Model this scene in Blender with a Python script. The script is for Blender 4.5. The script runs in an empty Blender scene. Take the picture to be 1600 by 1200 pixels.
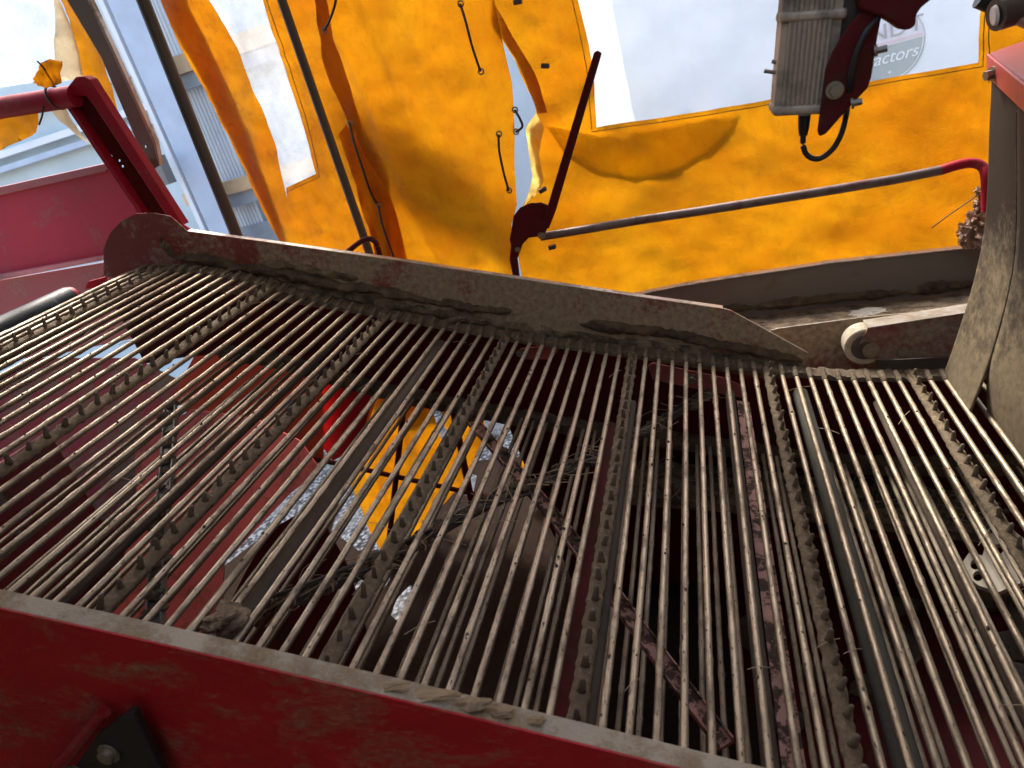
import bpy, bmesh, math, random
from mathutils import Vector, Matrix, noise
from mathutils.geometry import delaunay_2d_cdt

# ------------------------------------------------------------------ camera, light, exposure
SC = bpy.context.scene
CAM_Z = 3.0
RX = Vector((0.9414, 0.2071, -0.2662))     # camera axes in the world
RY = Vector((0.1503, 0.4490, 0.8808))
RZ = Vector((0.3019, -0.8692, 0.3915))
cam = bpy.data.cameras.new('camera'); camo = bpy.data.objects.new('camera', cam)
SC.collection.objects.link(camo); SC.camera = camo
camo.matrix_world = Matrix(((RX.x, RY.x, RZ.x, 0), (RX.y, RY.y, RZ.y, 0), (RX.z, RY.z, RZ.z, CAM_Z), (0, 0, 0, 1)))
cam.sensor_width = 36; cam.sensor_fit = 'HORIZONTAL'; cam.lens = 36 * 1150 / 1600.0
cam.clip_start = 0.02; cam.clip_end = 500
cam.dof.use_dof = True; cam.dof.focus_distance = 1.9; cam.dof.aperture_fstop = 7.0

w = bpy.data.worlds.new('World'); SC.world = w; w.use_nodes = True
nt = w.node_tree; nt.nodes.clear()
sky = nt.nodes.new('ShaderNodeTexSky'); sky.sky_type = 'NISHITA'; sky.sun_disc = False
SUN_EL = math.radians(52); SUN_AZ = math.radians(-25)       # azimuth from +Y towards +X
sky.sun_elevation = SUN_EL; sky.sun_rotation = SUN_AZ
sky.air_density = 1.0; sky.dust_density = 4.0; sky.ozone_density = 1.0
bg = nt.nodes.new('ShaderNodeBackground'); bg.inputs[1].default_value = 0.15
wo = nt.nodes.new('ShaderNodeOutputWorld')
nt.links.new(sky.outputs[0], bg.inputs[0]); nt.links.new(bg.outputs[0], wo.inputs[0])
sl = bpy.data.lights.new('sun', 'SUN'); sl.energy = 1.5; sl.angle = math.radians(12); sl.color = (1, 0.95, 0.88)
so = bpy.data.objects.new('sun', sl); SC.collection.objects.link(so)
sd = Vector((math.sin(SUN_AZ) * math.cos(SUN_EL), math.cos(SUN_AZ) * math.cos(SUN_EL), math.sin(SUN_EL)))
so.rotation_euler = sd.to_track_quat('Z', 'Y').to_euler(); so.location = (0, 0, 12)
SC.view_settings.view_transform = 'Standard'; SC.view_settings.look = 'None'
SC.view_settings.exposure = 2.1; SC.view_settings.gamma = 1.0
SC.render.engine = 'CYCLES'
SC.cycles.max_bounces = 8; SC.cycles.transparent_max_bounces = 16

C = SC.collection
CAMV = Vector((0, 0, CAM_Z))

# ------------------------------------------------------------------ geometry of the place
def ray(px, py):
    c = Vector((px - 800, -(py - 600), -1150))
    return RX * c.x + RY * c.y + RZ * c.z
def U(px, py, Y):                 # world point at depth Y (metres beyond the photographer)
    r = ray(px, py); return CAMV + r * (Y / r.y)
PITCH = 0.039085
ANG = [(-13, 176), (-10, 150), (-9, 112), (-7, 72), (-5, 36), (-3.6, 6), (-2, -9), (0, -10.5), (10, -29.6), (20, -21.9), (30, -20.6), (40, -16.7), (50, -19.4), (60, -7.5), (80, -4)]
def interp(t, tab):
    if t <= tab[0][0]: return tab[0][1]
    for (a, va), (b, vb) in zip(tab, tab[1:]):
        if t <= b: return va + (vb - va) * (t - a) / (b - a)
    return tab[-1][1]
RODS = {}
def build_path():
    RODS[30] = (-0.6823, CAM_Z - 0.7586)
    for k in range(31, 73):
        a = math.radians(interp(k - 0.5, ANG)); x, z = RODS[k - 1]
        RODS[k] = (x + PITCH * math.cos(a), z + PITCH * math.sin(a))
    for k in range(29, -14, -1):
        a = math.radians(interp(k + 0.5, ANG)); x, z = RODS[k + 1]
        RODS[k] = (x - PITCH * math.cos(a), z - PITCH * math.sin(a))
build_path()
PROF = sorted((RODS[k][0], RODS[k][1]) for k in range(-4, 73))
def webz(x): return interp(x, PROF)
def webslope(x): return math.atan2(webz(x + .05) - webz(x - .05), .1)
def Uw(px, py, d):                # point on the ray lying d below the top run of the web
    r = ray(px, py); lo, hi = 0.2, 6.0
    f = lambda t: (CAMV + r * (t / r.y)).z - (webz((r * (t / r.y)).x) - d)
    for _ in range(50):
        m = (lo + hi) / 2
        if f(m) > 0: lo = m
        else: hi = m
    return CAMV + r * (lo / r.y)

# ------------------------------------------------------------------ materials
MATS = {}
def newmat(name):
    m = bpy.data.materials.new(name); m.use_nodes = True
    n = m.node_tree.nodes; b = n.get('Principled BSDF'); return m, n, m.node_tree.links, b
def noise_node(n, l, scale, detail=5, rough=.6, vec=None, dist=0.0):
    t = n.new('ShaderNodeTexNoise'); t.inputs['Scale'].default_value = scale
    t.inputs['Detail'].default_value = detail; t.inputs['Roughness'].default_value = rough
    t.inputs['Distortion'].default_value = dist
    l.new(vec, t.inputs['Vector']); return t
def ramp(n, l, src, a, b, ca=(0, 0, 0, 1), cb=(1, 1, 1, 1)):
    r = n.new('ShaderNodeValToRGB'); r.color_ramp.elements[0].position = a; r.color_ramp.elements[1].position = b
    r.color_ramp.elements[0].color = ca; r.color_ramp.elements[1].color = cb
    l.new(src, r.inputs[0]); return r
def mixc(n, l, fac, a, b):
    m = n.new('ShaderNodeMix'); m.data_type = 'RGBA'
    if isinstance(fac, float): m.inputs[0].default_value = fac
    else: l.new(fac, m.inputs[0])
    for i, c in ((6, a), (7, b)):
        if isinstance(c, tuple): m.inputs[i].default_value = (*c[:3], 1)
        else: l.new(c, m.inputs[i])
    return m.outputs[2]
def dirty(name, base, dirt=(.17, .125, .08), lo=.45, hi=.6, scale=5, rough=.4, drough=.9, bump=.3, metallic=0.0, var=.25,
          fine=60, stretch=(1, 1, 1), dirt2=None, spec=.5):
    """paint or metal under patchy dried soil"""
    if name in MATS: return MATS[name]
    m, n, l, b = newmat(name)
    tc = n.new('ShaderNodeTexCoord'); mp = n.new('ShaderNodeMapping'); l.new(tc.outputs['Object'], mp.inputs[0])
    mp.inputs['Scale'].default_value = stretch; v = mp.outputs[0]
    n1 = noise_node(n, l, scale, 9, .68, v, .3); n2 = noise_node(n, l, fine, 6, .7, v); n3 = noise_node(n, l, scale * .6, 3, .5, v)
    mk = n.new('ShaderNodeMath'); mk.operation = 'MULTIPLY_ADD'; l.new(n2.outputs[0], mk.inputs[0]); mk.inputs[1].default_value = .35
    l.new(n1.outputs[0], mk.inputs[2])
    sub = n.new('ShaderNodeMath'); sub.operation = 'SUBTRACT'; l.new(mk.outputs[0], sub.inputs[0]); sub.inputs[1].default_value = .175
    mask = ramp(n, l, sub.outputs[0], lo, hi)
    b.inputs['Specular IOR Level'].default_value = spec
    dark = tuple(c * (1 - var) for c in base)
    basec = mixc(n, l, n3.outputs[0], dark, tuple(min(1, c * (1 + var)) for c in base))
    d2 = dirt2 or tuple(c * .5 for c in dirt)
    dc = mixc(n, l, ramp(n, l, n2.outputs[0], .35, .65).outputs[0], d2, dirt)
    col = mixc(n, l, mask.outputs[0], basec, dc)
    l.new(col, b.inputs['Base Color'])
    rr = n.new('ShaderNodeMapRange'); l.new(mask.outputs[0], rr.inputs[0]); rr.inputs[3].default_value = rough; rr.inputs[4].default_value = drough
    l.new(rr.outputs[0], b.inputs['Roughness'])
    if metallic:
        mm = n.new('ShaderNodeMapRange'); l.new(mask.outputs[0], mm.inputs[0]); mm.inputs[3].default_value = metallic; mm.inputs[4].default_value = 0
        l.new(mm.outputs[0], b.inputs['Metallic'])
    ad = n.new('ShaderNodeMath'); ad.operation = 'MULTIPLY_ADD'; l.new(mask.outputs[0], ad.inputs[0]); ad.inputs[1].default_value = .6; l.new(n2.outputs[0], ad.inputs[2])
    bp = n.new('ShaderNodeBump'); bp.inputs['Strength'].default_value = bump; bp.inputs['Distance'].default_value = .004
    l.new(ad.outputs[0], bp.inputs['Height']); l.new(bp.outputs[0], b.inputs['Normal'])
    MATS[name] = m; return m
def plain(name, col, rough=.6, metallic=0.0, bump=0.15, scale=40):
    if name in MATS: return MATS[name]
    m, n, l, b = newmat(name); tc = n.new('ShaderNodeTexCoord')
    t = noise_node(n, l, scale, 5, .6, tc.outputs['Object'])
    l.new(mixc(n, l, t.outputs[0], tuple(c * .75 for c in col), tuple(min(1, c * 1.2) for c in col)), b.inputs['Base Color'])
    b.inputs['Roughness'].default_value = rough; b.inputs['Metallic'].default_value = metallic
    bp = n.new('ShaderNodeBump'); bp.inputs['Strength'].default_value = bump; bp.inputs['Distance'].default_value = .003
    l.new(t.outputs[0], bp.inputs['Height']); l.new(bp.outputs[0], b.inputs['Normal'])
    MATS[name] = m; return m
def tarp_mat(name, c1, c2, stain=(.22, .08, .01), lo=.62, hi=.8, trans=.65):
    m, n, l, b = newmat(name); out = [x for x in n if x.type == 'OUTPUT_MATERIAL'][0]
    tc = n.new('ShaderNodeTexCoord'); v = tc.outputs['Object']
    mp = n.new('ShaderNodeMapping'); l.new(v, mp.inputs[0]); mp.inputs['Scale'].default_value = (1, 1, .35)
    a = noise_node(n, l, 3.0, 6, .6, v, .6); f = noise_node(n, l, 38, 8, .75, mp.outputs[0]); g = noise_node(n, l, 12, 9, .8, v, .25)
    wv = noise_node(n, l, 260, 3, .6, v)
    col = mixc(n, l, ramp(n, l, a.outputs[0], .35, .65).outputs[0], c1, c2)
    col = mixc(n, l, ramp(n, l, f.outputs[0], .5, .85, (0, 0, 0, 1), (.62, .62, .62, 1)).outputs[0], col, stain)
    col = mixc(n, l, ramp(n, l, g.outputs[0], lo, hi, (0, 0, 0, 1), (.8, .8, .8, 1)).outputs[0], col, stain)
    cr_ = noise_node(n, l, 6, 4, .65, v, 1.2); sb = n.new('ShaderNodeMath'); sb.operation = 'SUBTRACT'; l.new(cr_.outputs[0], sb.inputs[0]); sb.inputs[1].default_value = .5
    ab = n.new('ShaderNodeMath'); ab.operation = 'ABSOLUTE'; l.new(sb.outputs[0], ab.inputs[0])
    ridge = ramp(n, l, ab.outputs[0], 0.0, .022, (.17, .17, .17, 1), (0, 0, 0, 1))
    col = mixc(n, l, ridge.outputs[0], col, tuple(c * .45 for c in c2))  # crease shading painted into the cloth colour as thin dark lines
    wv2 = noise_node(n, l, 1.3, 3, .5, mp.outputs[0], .5)
    col = mixc(n, l, ramp(n, l, wv2.outputs[0], .35, .7, (0, 0, 0, 1), (.55, .55, .55, 1)).outputs[0], col, tuple(c * .62 for c in c1))
    bp = n.new('ShaderNodeBump'); bp.inputs['Strength'].default_value = .6; bp.inputs['Distance'].default_value = .008
    ad = n.new('ShaderNodeMath'); ad.operation = 'MULTIPLY_ADD'; l.new(wv.outputs[0], ad.inputs[0]); ad.inputs[1].default_value = .15; l.new(g.outputs[0], ad.inputs[2])
    l.new(ad.outputs[0], bp.inputs['Height'])
    l.new(col, b.inputs['Base Color']); b.inputs['Roughness'].default_value = .5; l.new(bp.outputs[0], b.inputs['Normal'])
    t = n.new('ShaderNodeBsdfTranslucent'); l.new(col, t.inputs[0]); l.new(bp.outputs[0], t.inputs['Normal'])
    mx = n.new('ShaderNodeMixShader'); mx.inputs[0].default_value = trans
    l.new(b.outputs[0], mx.inputs[1]); l.new(t.outputs[0], mx.inputs[2]); l.new(mx.outputs[0], out.inputs[0])
    MATS[name] = m; return m
def vinyl(name, frost=.35, col=(.85, .88, .9), scale=9, lo=.35, hi=.75):
    m, n, l, b = newmat(name); out = [x for x in n if x.type == 'OUTPUT_MATERIAL'][0]
    tc = n.new('ShaderNodeTexCoord'); g = noise_node(n, l, scale, 8, .7, tc.outputs['Object'], .15)
    tr = n.new('ShaderNodeBsdfTransparent'); tr.inputs[0].default_value = (.97, .98, .98, 1)
    t = n.new('ShaderNodeBsdfTranslucent'); t.inputs[0].default_value = (*col, 1)
    d = n.new('ShaderNodeBsdfDiffuse'); d.inputs[0].default_value = (*col, 1)
    m0 = n.new('ShaderNodeMixShader'); m0.inputs[0].default_value = .25; l.new(t.outputs[0], m0.inputs[1]); l.new(d.outputs[0], m0.inputs[2])
    r = n.new('ShaderNodeMapRange'); l.new(g.outputs[0], r.inputs[0]); r.inputs[1].default_value = lo; r.inputs[2].default_value = hi
    r.inputs[3].default_value = frost * .6; r.inputs[4].default_value = min(1, frost * 1.5)
    mx = n.new('ShaderNodeMixShader'); l.new(r.outputs[0], mx.inputs[0]); l.new(tr.outputs[0], mx.inputs[1]); l.new(m0.outputs[0], mx.inputs[2])
    gl = n.new('ShaderNodeBsdfGlossy'); gl.inputs['Roughness'].default_value = .12
    m2 = n.new('ShaderNodeMixShader'); m2.inputs[0].default_value = .04; l.new(mx.outputs[0], m2.inputs[1]); l.new(gl.outputs[0], m2.inputs[2])
    l.new(m2.outputs[0], out.inputs[0]); MATS[name] = m; return m

RED = dirty('red_paint_dusty', (.24, .012, .018), dirt=(.25, .17, .11), lo=.55, hi=.72, scale=4, rough=.38, bump=.2)
RED_CLEAN = dirty('red_paint', (.36, .012, .03), dirt=(.32, .14, .11), lo=.54, hi=.8, scale=6, rough=.5, bump=.12, spec=.2)
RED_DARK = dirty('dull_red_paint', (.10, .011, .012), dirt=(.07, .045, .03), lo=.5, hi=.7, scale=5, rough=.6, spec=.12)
RED_PALE = dirty('faded_red_paint', (.48, .13, .12), dirt=(.2, .11, .08), lo=.55, hi=.75, scale=4, rough=.6)
ORANGE_RED = dirty('lit_orange_red_paint', (.75, .09, .03), dirt=(.3, .15, .1), lo=.62, hi=.8, scale=4, rough=.45)  # bright orange red also paints in the lit part of the red metal
PANEL = dirty('panel_red_under_soil', (.24, .05, .045), dirt=(.44, .36, .24), lo=.43, hi=.56, scale=3.6, rough=.4, bump=.5, dirt2=(.24, .185, .12))
NEARP = dirty('near_panel_red', (.42, .006, .013), dirt=(.32, .18, .10), lo=.50, hi=.78, scale=8, rough=.6, bump=.15, stretch=(1,1,2))
EDGE = dirty('worn_steel_edge', (.5, .46, .42), dirt=(.35, .28, .19), lo=.5, hi=.62, scale=9, rough=.35, bump=.3, metallic=.6)
RAIL = dirty('dusty_rail_top', (.44, .38, .29), dirt=(.38, .28, .165), lo=.48, hi=.60, scale=7, rough=.7, drough=.95, bump=.6, spec=.2, fine=140)
def rod_mat(name, steel, soil, soil2, metal, rough):
    m, n, l, b = newmat(name); tc = n.new('ShaderNodeTexCoord'); mp = n.new('ShaderNodeMapping'); l.new(tc.outputs['Object'], mp.inputs[0]); mp.inputs['Scale'].default_value = (1, .35, 1)
    oi = n.new('ShaderNodeObjectInfo'); cb = n.new('ShaderNodeCombineXYZ'); ml = n.new('ShaderNodeMath'); ml.operation = 'MULTIPLY'; ml.inputs[1].default_value = 37.0
    l.new(oi.outputs['Random'], ml.inputs[0]); l.new(ml.outputs[0], cb.inputs[0]); l.new(ml.outputs[0], cb.inputs[1]); l.new(cb.outputs[0], mp.inputs['Location']); v = mp.outputs[0]
    a = noise_node(n, l, 42, 6, .7, v); f = noise_node(n, l, 190, 4, .65, v); g = noise_node(n, l, 9, 3, .5, v); h = noise_node(n, l, 420, 3, .6, v)
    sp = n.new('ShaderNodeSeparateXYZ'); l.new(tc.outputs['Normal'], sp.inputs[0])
    fl_ = n.new('ShaderNodeMapRange'); l.new(sp.outputs['Z'], fl_.inputs[0]); fl_.inputs[1].default_value = .85; fl_.inputs[2].default_value = .15; fl_.inputs[3].default_value = 0; fl_.inputs[4].default_value = .34  # soil on the flanks, worn top; also paints the highlight stripe on top
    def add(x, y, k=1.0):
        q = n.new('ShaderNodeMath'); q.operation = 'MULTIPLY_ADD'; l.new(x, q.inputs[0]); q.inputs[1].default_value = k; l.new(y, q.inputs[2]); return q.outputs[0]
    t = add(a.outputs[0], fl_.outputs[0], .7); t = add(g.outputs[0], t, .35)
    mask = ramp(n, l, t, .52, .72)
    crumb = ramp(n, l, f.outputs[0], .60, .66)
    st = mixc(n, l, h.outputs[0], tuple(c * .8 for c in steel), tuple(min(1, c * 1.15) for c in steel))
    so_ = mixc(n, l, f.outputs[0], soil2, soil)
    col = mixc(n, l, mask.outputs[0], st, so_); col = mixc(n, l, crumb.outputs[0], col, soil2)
    l.new(col, b.inputs['Base Color'])
    mx = n.new('ShaderNodeMath'); mx.operation = 'MAXIMUM'; l.new(mask.outputs[0], mx.inputs[0]); l.new(crumb.outputs[0], mx.inputs[1])
    for k_, lo_, hi_ in (('Roughness', rough, .9), ('Metallic', metal, 0.0)):
        r = n.new('ShaderNodeMapRange'); l.new(mx.outputs[0], r.inputs[0]); r.inputs[3].default_value = lo_; r.inputs[4].default_value = hi_; l.new(r.outputs[0], b.inputs[k_])
    hh = add(mx.outputs[0], h.outputs[0], .8); bp = n.new('ShaderNodeBump'); bp.inputs['Strength'].default_value = .35; bp.inputs['Distance'].default_value = .0015
    l.new(hh, bp.inputs['Height']); l.new(bp.outputs[0], b.inputs['Normal']); MATS[name] = m; return m
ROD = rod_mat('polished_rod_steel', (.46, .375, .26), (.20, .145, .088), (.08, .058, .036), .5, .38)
ROD_LOW = rod_mat('shaded_rod_steel', (.36, .29, .2), (.18, .13, .08), (.08, .058, .036), .2, .55)  # darker copy of the rod steel, painting in the lower run's shade
SOIL = dirty('dry_soil', (.30, .23, .145), dirt=(.12, .085, .055), lo=.42, hi=.6, scale=18, rough=.95, bump=1.0, fine=110)
SOIL_D = dirty('damp_soil', (.17, .122, .075), dirt=(.10, .072, .045), lo=.4, hi=.6, scale=16, rough=.95, bump=1.0, fine=110)
STEEL_G = dirty('grey_steel', (.19, .17, .15), dirt=(.2, .15, .1), lo=.6, hi=.72, scale=4, rough=.5, bump=.15, metallic=.2)
STEEL_D = dirty('brown_steel', (.085, .07, .06), dirt=(.16, .12, .09), lo=.58, hi=.75, scale=7, rough=.5, bump=.2, metallic=.1)
RUST = dirty('rusty_pink_bar', (.42, .22, .17), dirt=(.08, .045, .03), lo=.47, hi=.53, scale=26, rough=.7, bump=.6)
BAR_TAN = dirty('tan_tube', (.10, .073, .05), dirt=(.08, .06, .04), lo=.5, hi=.7, scale=8, rough=.85, bump=.25)
TUBE_G = dirty('grey_green_tube', (.07, .066, .05), dirt=(.10, .08, .05), lo=.5, hi=.7, scale=8, rough=.8, bump=.25)
RUBBER = dirty('dusty_rubber', (.035, .033, .03), dirt=(.33, .27, .18), lo=.36, hi=.52, scale=3, rough=.6, bump=.2, fine=45)
def panel_mat():
    n = PANEL.node_tree.nodes; l = PANEL.node_tree.links
    sub = [x for x in n if x.type == 'MATH' and x.operation == 'SUBTRACT'][0]; ge = n.new('ShaderNodeNewGeometry'); sp_ = n.new('ShaderNodeSeparateXYZ'); l.new(ge.outputs['Position'], sp_.inputs[0])
    mr = n.new('ShaderNodeMapRange'); l.new(sp_.outputs['X'], mr.inputs[0]); mr.inputs[1].default_value = -1.9; mr.inputs[2].default_value = -.9; mr.inputs[3].default_value = .235; mr.inputs[4].default_value = .12
    l.new(mr.outputs[0], sub.inputs[1])
panel_mat()
def flap_mat():
    m = dirty('dusty_flap_rubber', (.022, .02, .017), dirt=(.20, .155, .095), lo=.40, hi=.62, scale=3, rough=.7, bump=.2, fine=45, dirt2=(.12, .095, .06), spec=.2).copy()
    n = m.node_tree.nodes; l = m.node_tree.links
    sub = [x for x in n if x.type == 'MATH' and x.operation == 'SUBTRACT'][0]; ge = n.new('ShaderNodeNewGeometry'); sp_ = n.new('ShaderNodeSeparateXYZ'); l.new(ge.outputs['Position'], sp_.inputs[0])
    mr = n.new('ShaderNodeMapRange'); l.new(sp_.outputs['Z'], mr.inputs[0]); mr.inputs[1].default_value = 2.45; mr.inputs[2].default_value = 2.0; mr.inputs[3].default_value = .46; mr.inputs[4].default_value = -.02
    l.new(mr.outputs[0], sub.inputs[1]); return m
RUB_BAR = dirty('soiled_rubber_bar', (.15, .11, .065), dirt=(.27, .20, .12), lo=.42, hi=.6, scale=18, rough=.85, bump=.9, fine=100)
TOOTH = dirty('rubber_finger', (.13, .10, .065), dirt=(.22, .165, .105), lo=.5, hi=.65, scale=60, rough=.7, bump=.4)
BELT = dirty('soiled_belt', (.15, .115, .075), dirt=(.25, .19, .12), lo=.45, hi=.6, scale=14, rough=.95, bump=1.0)
BLACK = plain('black_rubber', (.02, .02, .02), .45)
BLACKR = dirty('black_roller_skin', (.012, .017, .02), dirt=(.14, .17, .18), lo=.62, hi=.8, scale=6, rough=.42, spec=.2, bump=.3)
ALU = dirty('dull_aluminium', (.50, .43, .33), dirt=(.2, .165, .12), lo=.5, hi=.7, scale=8, rough=.5, bump=.15, metallic=.5)
BOLT = plain('bolt_steel', (.3, .26, .2), .5, .6)
WHITE = plain('white_plastic', (.72, .7, .66), .5)
TAN_P = plain('tan_plastic', (.62, .48, .32), .5)
STRAW = plain('straw', (.4, .32, .2), .8)
TARP = tarp_mat('orange_tarpaulin', (.53, .225, .004), (.42, .125, .002), lo=.58, hi=.8)
TARP2 = tarp_mat('mottled_tarpaulin', (.46, .19, .005), (.38, .115, .002), stain=(.16, .05, .008), lo=.56, hi=.72)
TARP3 = tarp_mat('creamy_tarpaulin', (.62, .54, .36), (.52, .43, .27), trans=.5)
VIN = vinyl('clear_vinyl', .12, col=(.82, .84, .84), lo=.0, hi=1.0)
VIN_L = vinyl('cloudy_vinyl', .35, scale=14, lo=.2, hi=.85)
WALLW = plain('white_cladding', (.88, .88, .87), .6, bump=.02, scale=2)
WALLB = plain('pale_blue_wall', (.60, .68, .69), .6, bump=.02, scale=2)
PIER = plain('blue_grey_steel', (.50, .57, .66), .5, bump=.05, scale=5)
TIMB = plain('pale_timber', (.78, .52, .28), .7, bump=.2, scale=12)
CONC = plain('grey_block', (.42, .45, .46), .8, bump=.2, scale=12)

# ------------------------------------------------------------------ object helpers
def link(name, me, mat=None, parent=None):
    o = bpy.data.objects.new(name, me); C.objects.link(o)
    if mat is not None and me is not None and not me.materials: me.materials.append(mat)
    if parent is not None: o.parent = parent
    return o
def tag(o, label, cat, group=None, kind=None):
    if label: o['label'] = label
    if cat: o['category'] = cat
    if group: o['group'] = group
    if kind: o['kind'] = kind
    return o
def thing(name, label, cat, group=None):
    return tag(link(name, None), label, cat, group)
def bm_link(name, bm, mat, parent=None, smooth=True, auto=True):
    bmesh.ops.recalc_face_normals(bm, faces=bm.faces)
    me = bpy.data.meshes.new(name); bm.to_mesh(me); bm.free()
    if smooth:
        for p in me.polygons: p.use_smooth = True
        if auto:
            try: me.set_sharp_from_angle(angle=math.radians(35))
            except Exception: pass
    return link(name, me, mat, parent)
def add_tube(bm, pts, r, sides=14, cap=True, jit=0.0, flat=1.0, seed=0, up=None):
    pts = [Vector(p) for p in pts]; rings = []; n = len(pts)
    up = up or Vector((0, 0, 1))
    if abs((pts[-1] - pts[0]).normalized().dot(up)) > .95: up = Vector((0, 1, 0))
    for i, p in enumerate(pts):
        t = (pts[min(i + 1, n - 1)] - pts[max(i - 1, 0)]).normalized()
        s = t.cross(up).normalized(); u = s.cross(t).normalized()
        rr = r[i] if isinstance(r, (list, tuple)) else r
        ring = []
        for k in range(sides):
            a = 2 * math.pi * k / sides; q = rr
            d = s * math.cos(a) + u * math.sin(a) * flat
            if jit: q = rr * (1 + jit * noise.noise((p + d * rr) * 70 + Vector((seed * 7.1, 0, 0))))
            ring.append(bm.verts.new(p + d * q))
        rings.append(ring)
    for a, b in zip(rings, rings[1:]):
        for k in range(sides): bm.faces.new((a[k], a[(k + 1) % sides], b[(k + 1) % sides], b[k]))
    if cap:
        bm.faces.new(rings[0][::-1]); bm.faces.new(rings[-1])
def smooth_path(pts, n=8):
    P = [Vector(p) for p in pts]; out = []
    for i in range(len(P) - 1):
        p0 = P[max(i - 1, 0)]; p1 = P[i]; p2 = P[i + 1]; p3 = P[min(i + 2, len(P) - 1)]
        for j in range(n):
            t = j / n
            out.append(.5 * ((2 * p1) + (p2 - p0) * t + (2 * p0 - 5 * p1 + 4 * p2 - p3) * t * t + (3 * p1 - p0 - 3 * p2 + p3) * t ** 3))
    out.append(P[-1]); return out
def tube(name, pts, r, mat, parent=None, **kw):
    bm = bmesh.new(); add_tube(bm, pts, r, **kw); return bm_link(name, bm, mat, parent)
def seg(a, b, n):
    a = Vector(a); b = Vector(b); return [a.lerp(b, i / n) for i in range(n + 1)]
def add_box(bm, c, sx, sy, sz, M=None):
    vs = [bm.verts.new((M @ Vector((x * sx / 2, y * sy / 2, z * sz / 2)) if M else Vector((x * sx / 2, y * sy / 2, z * sz / 2))) + Vector(c))
          for x in (-1, 1) for y in (-1, 1) for z in (-1, 1)]
    for f in ((0, 1, 3, 2), (4, 6, 7, 5), (0, 4, 5, 1), (2, 3, 7, 6), (0, 2, 6, 4), (1, 5, 7, 3)): bm.faces.new([vs[i] for i in f])
def cdt(outline, holes=(), spacing=None):
    """triangulate a 2-D outline with holes, with interior grid points"""
    pts = []; edges = []
    def addloop(lp):
        if spacing:
            q = []
            for a, b in zip(lp, lp[1:] + lp[:1]):
                k = max(1, int(math.hypot(b[0] - a[0], b[1] - a[1]) / spacing))
                q += [(a[0] + (b[0] - a[0]) * i / k, a[1] + (b[1] - a[1]) * i / k) for i in range(k)]
            lp = q
        s = len(pts); pts.extend(lp); edges.extend((s + i, s + (i + 1) % len(lp)) for i in range(len(lp))); return lp
    def inside(p, lp):
        c = False; x, y = p; j = len(lp) - 1
        for i in range(len(lp)):
            xi, yi = lp[i]; xj, yj = lp[j]
            if (yi > y) != (yj > y) and x < (xj - xi) * (y - yi) / (yj - yi) + xi: c = not c
            j = i
        return c
    o = addloop(list(outline)); hs = [addloop(list(h)) for h in holes]
    if spacing:
        x0 = min(p[0] for p in o); x1 = max(p[0] for p in o); y0 = min(p[1] for p in o); y1 = max(p[1] for p in o)
        i = 0; y = y0 + spacing * .5
        while y < y1:
            x = x0 + spacing * (.25 + .5 * (i % 2))
            while x < x1:
                if inside((x, y), o) and not any(inside((x, y), h) for h in hs): pts.append((x, y))
                x += spacing
            y += spacing * .87; i += 1
    v, e, f, _, _, _ = delaunay_2d_cdt([Vector(p) for p in pts], edges, [], 0, 1e-6)
    out = []
    for t in f:
        c = (sum(v[i][0] for i in t) / len(t), sum(v[i][1] for i in t) / len(t))
        if inside(c, o) and not any(inside(c, h) for h in hs): out.append(t)
    return [(p[0], p[1]) for p in v], out
def prism(bm, outline, y0, y1, holes=(), spacing=None, tilt=None):
    """solid plate: outline in world (x,z), between depths y0 and y1"""
    v, f = cdt(outline, holes, spacing)
    g = tilt or (lambda x, z: 0.0)
    A = [bm.verts.new((x, y0 + g(x, z), z)) for x, z in v]; B = [bm.verts.new((x, y1 + g(x, z), z)) for x, z in v]
    cnt = {}
    for t in f:
        bm.faces.new([A[i] for i in t]); bm.faces.new([B[i] for i in t][::-1])
        for a, b in zip(t, t[1:] + t[:1]): cnt.setdefault((min(a, b), max(a, b)), []).append((a, b))
    for k, l in cnt.items():
        if len(l) == 1: a, b = l[0]; bm.faces.new((A[a], A[b], B[b], B[a]))
def pxz(pts, Y): return [(U(x, y, Y).x, U(x, y, Y).z) for x, y in pts]
def plate(name, pts, Y, th, mat, parent=None, holes=(), bevel=0.0, spacing=None, tilt=None, smooth=False):
    bm = bmesh.new(); prism(bm, pxz(pts, Y), Y, Y + th, [pxz(h, Y) for h in holes], spacing, tilt)
    o = bm_link(name, bm, mat, parent, smooth=smooth)
    if bevel:
        md = o.modifiers.new('bevel', 'BEVEL'); md.width = bevel; md.segments = 2; md.limit_method = 'ANGLE'
    return o
def sheet(name, pts, Y, disp, mat, parent=None, holes=(), spacing=.035):
    bm = bmesh.new(); v, f = cdt(pxz(pts, Y), [pxz(h, Y) for h in holes], spacing)
    V = [bm.verts.new((x, Y + disp(x, z), z)) for x, z in v]
    for t in f: bm.faces.new([V[i] for i in t])
    return bm_link(name, bm, mat, parent, auto=False)
def add_lump(bm, c, s, seed, amp=.35, freq=1.6, sub=3):
    M = Matrix.Translation(Vector(c)); n0 = len(bm.verts)
    r = bmesh.ops.create_icosphere(bm, subdivisions=sub, radius=1.0)
    for v in r['verts']:
        d = v.co.normalized(); k = 1 + amp * noise.noise(d * freq + Vector((seed * 3.7, seed, 0))) + amp * .4 * noise.noise(d * freq * 4 + Vector((0, seed * 2.1, 0)))
        v.co = Vector(c) + Vector((d.x * s[0], d.y * s[1], d.z * s[2])) * k
def circ(cx, cy, r, n=12): return [(cx + r * math.cos(2 * math.pi * i / n), cy + r * math.sin(2 * math.pi * i / n)) for i in range(n)]
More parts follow.
